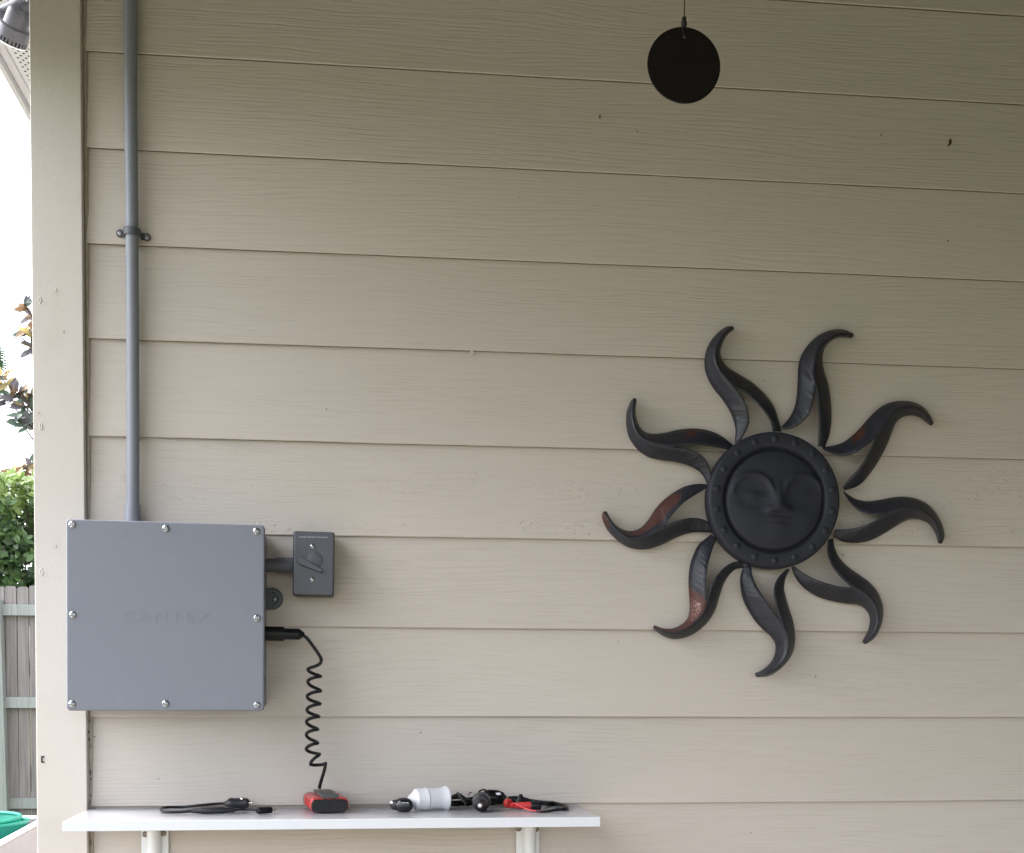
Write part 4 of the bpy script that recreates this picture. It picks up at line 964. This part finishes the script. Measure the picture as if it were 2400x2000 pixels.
for a_ in ((58, 715, 7, .06, 0, (3, 1, 0)), (64, 775, 7, .07, 0, (2, 1, 1, 0)), (76, 812, 8, .08, .2, (0, 3)), (80, 740, 6, .08, .3, (0, 3, 1)), (6, 890, 8, .10, 0, (2, 1, 0, 2)), (26, 915, 9, .12, 0, (1, 3, 3, 0)), (10, 935, 8, .10, .2, (3, 0)), (52, 925, 7, .09, 0, (3, 1, 0)), (62, 945, 6, .08, .1, (1, 2, 3)), (74, 930, 6, .08, .1, (0, 2, 3)), (70, 965, 8, .10, 0, (0, 3)), (45, 985, 10, .09, -.1, (0, 3, 3, 0)), (60, 980, 9, .09, 0, (0, 0, 3)), (82, 985, 9, .1, .2, (0, 3)), (28, 1108, 7, .07, -.3, (1, 2, 1)), (52, 1095, 7, .08, -.3, (1, 2, 0)), (74, 1100, 9, .1, -.2, (0, 3, 1)), (45, 1130, 10, .1, -.2, (1, 1, 3))): tuft(*a_)
for s_ in range(46):      # the rest of the crown, hidden from the front by the corner board
    tuft(rg_.uniform(95, 330), rg_.uniform(560, 1240), 9, .12, rg_.uniform(-.4, .9))
place_leaves(mag, ml, LV, lambda t: vx(t[0]), 300, 'foliage')
b = MB(); b.tube([Vector((tp.x, MY, GZ)), Vector((tp.x+.05, MY, .8)), Vector((tp.x, MY+.1, 3.2)), Vector((tp.x, MY+.1, 5.0))], [.11, .09, .05, .012], 10); b.build('trunk', M_STEM, mag)
twigs.build('branch', M_STEM, mag)
# palm whose frond tips reach in from the left
PYp = MY+1.5; pp = at(-84, 856, PYp)
palm = thing('palm_tree', (pp.x-.1, PYp, GZ), 'green palm with a spiky frond tip reaching in from the left above the hedge', 'palm')
M_PALM = leaf_mat('palm_leaf', (.06, .11, .05), .4, .15)
b = MB(); b.tube([Vector((pp.x-.1, PYp, GZ)), Vector((pp.x-.06, PYp, 1.)), pp], [.13, .11, .10], 12); b.build('trunk', M_STEM, palm)
for k_ in range(13):
    a_ = k_*2*math.pi/13+.02; d = Vector((math.cos(a_), math.sin(a_), 0)); b = MB(); rad = .27 if k_ == 0 else rg_.uniform(.2, .36)
    st_ = pp+d*rad+Vector((0, 0, .02 if k_ == 0 else rg_.uniform(-.2, .3))); b.tube([pp, pp.lerp(st_, .5)+Vector((0, 0, .04)), st_], [.018, .012, .008], 5)
    side = d.cross(Vector((0, 0, 1)))
    for j in range(17):
        t = math.radians(-78+j*9.75); dd = d*math.cos(t)+side*math.sin(t)*.6+Vector((0, 0, math.sin(t)*.8)); L_ = .30*(1-.25*abs(math.sin(t))); w = dd.cross(Vector((.3, 1, .2))).normalized()*.012
        b.add([st_-w*.4, st_+dd*L_*.5-w, st_+dd*L_+Vector((0, 0, -.04)), st_+dd*L_*.5+w, st_+w*.4], [(0, 1, 2, 3, 4)])
    b.build('frond', M_PALM, palm, smooth=0)
# grey bin with a white rim, holding two green tubs
M_BIN = mat('grey_bin', (.26, .26, .29), .5, var=.06, vs=8); M_RIM = mat('white_rim', (.78, .78, .80), .35)
zr = -.40
ra = at_z(0, 1974, zr); rb_ = at_z(85, 1928, zr); dr = (rb_-ra).normalized(); dl = Vector((-dr.y, dr.x, 0)); 
bin_ = thing('garden_bin', ((ra+rb_)/2).xy.to_3d()+Vector((0, 0, GZ)), 'grey open bin with a white rim beside the house corner', 'bin')
A = ra-dr*.28; B = rb_+dr*.18; C = B+dl*.72; Dd = A+dl*.72
b = MB(); th = .012
for (P, Q) in ((A, B), (B, C), (C, Dd), (Dd, A)):
    e = (Q-P).normalized(); nI = Vector((-e.y, e.x, 0))*th
    P_, Q_ = P+e*.002, Q-e*.013
    b.hexa([Vector((p.x, p.y, zz)) for zz in (GZ+.01, zr-.012) for p in (P_, Q_, Q_+nI, P_+nI)], .002, 1)
b.hexa([Vector((p.x, p.y, zz)) for zz in (GZ+.005, GZ+.03) for p in (A+(dr+dl)*.02, B+(-dr+dl)*.02, C-(dr+dl)*.02, Dd+(dr-dl)*.02)]); b.build('bin_wall', M_BIN, bin_)
b = MB()
for (P, Q) in ((A, B), (B, C), (C, Dd), (Dd, A)):
    e = (Q-P).normalized(); nI = Vector((-e.y, e.x, 0)); P_, Q_ = P-nI*.006, Q-nI*.006-e*.0
    b.tube([Vector((p.x, p.y, zr-.004))+nI*.008 for p in (P_, Q_)], .0075, 10)
b.build('bin_rim', M_RIM, bin_)
M_TUB = NT('green_tub_plastic'); f_ = M_TUB.noise(M_TUB.obj(), 14, 4); c_ = M_TUB.mix(f_, (.010, .25, .185), (.022, .36, .28)); M_TUB.out(c_, .35, M_TUB.bump(M_TUB.noise(M_TUB.obj(), 30, 2), .15, .006))
tr_ = M_TUB.n('ShaderNodeBsdfTranslucent'); M_TUB.put(tr_.inputs[0], (.06, .62, .50, 1)); mx_ = M_TUB.n('ShaderNodeMixShader'); mx_.inputs[0].default_value = .4
M_TUB.t.links.new(M_TUB.p.outputs[0], mx_.inputs[1]); M_TUB.t.links.new(tr_.outputs[0], mx_.inputs[2]); M_TUB.t.links.new(mx_.outputs[0], M_TUB.t.nodes['Material Output'].inputs[0]); M_TUB = M_TUB.m
def tub(name, tip, zrim, R_, hgt, label, tilt):
    c = Vector((rb_.x-R_-tip[0], rb_.y+tip[1], zrim)); t_ = thing(name, (c.x, c.y, zrim-hgt), label, 'tub', 'green tubs stacked in the bin')
    for part, prof in (('tub_wall', [(0, .001), (0, R_*.74), (.01, R_*.78), (hgt*.5, R_*.90), (hgt-.004, R_*.985), (hgt, R_*.985), (hgt, R_*.972), (hgt*.5, R_*.885), (.016, R_*.765), (.008, .001)]),
                       ('tub_rim', None)):
        b = MB()
        if prof: b.lathe((c.x, c.y, zrim-hgt), (0, 0, 1), prof, 64)
        else: b.tube([Vector((c.x+R_*.98*math.cos(q), c.y+R_*.98*math.sin(q), zrim+.001)) for q in np.linspace(0, 2*math.pi, 65)], .0055, 8, cap=False)
        for v in b.v: v.z += (v.x-c.x)*tilt[0]+(v.y-c.y)*tilt[1]
        b.build(part, M_TUB, t_, smooth=50)
    return t_
tub('green_tub', (.012, -.055), -.394, .21, .26, 'upper translucent green tub, rim nearest the house corner', (0, 0))
tub('green_tub', (.030, -.065), -.389, .18, .22, 'green tub nested inside the larger green tub', (.05, .03))
# parents sit unrotated, so every child keeps its built position
bpy.context.view_layer.update()
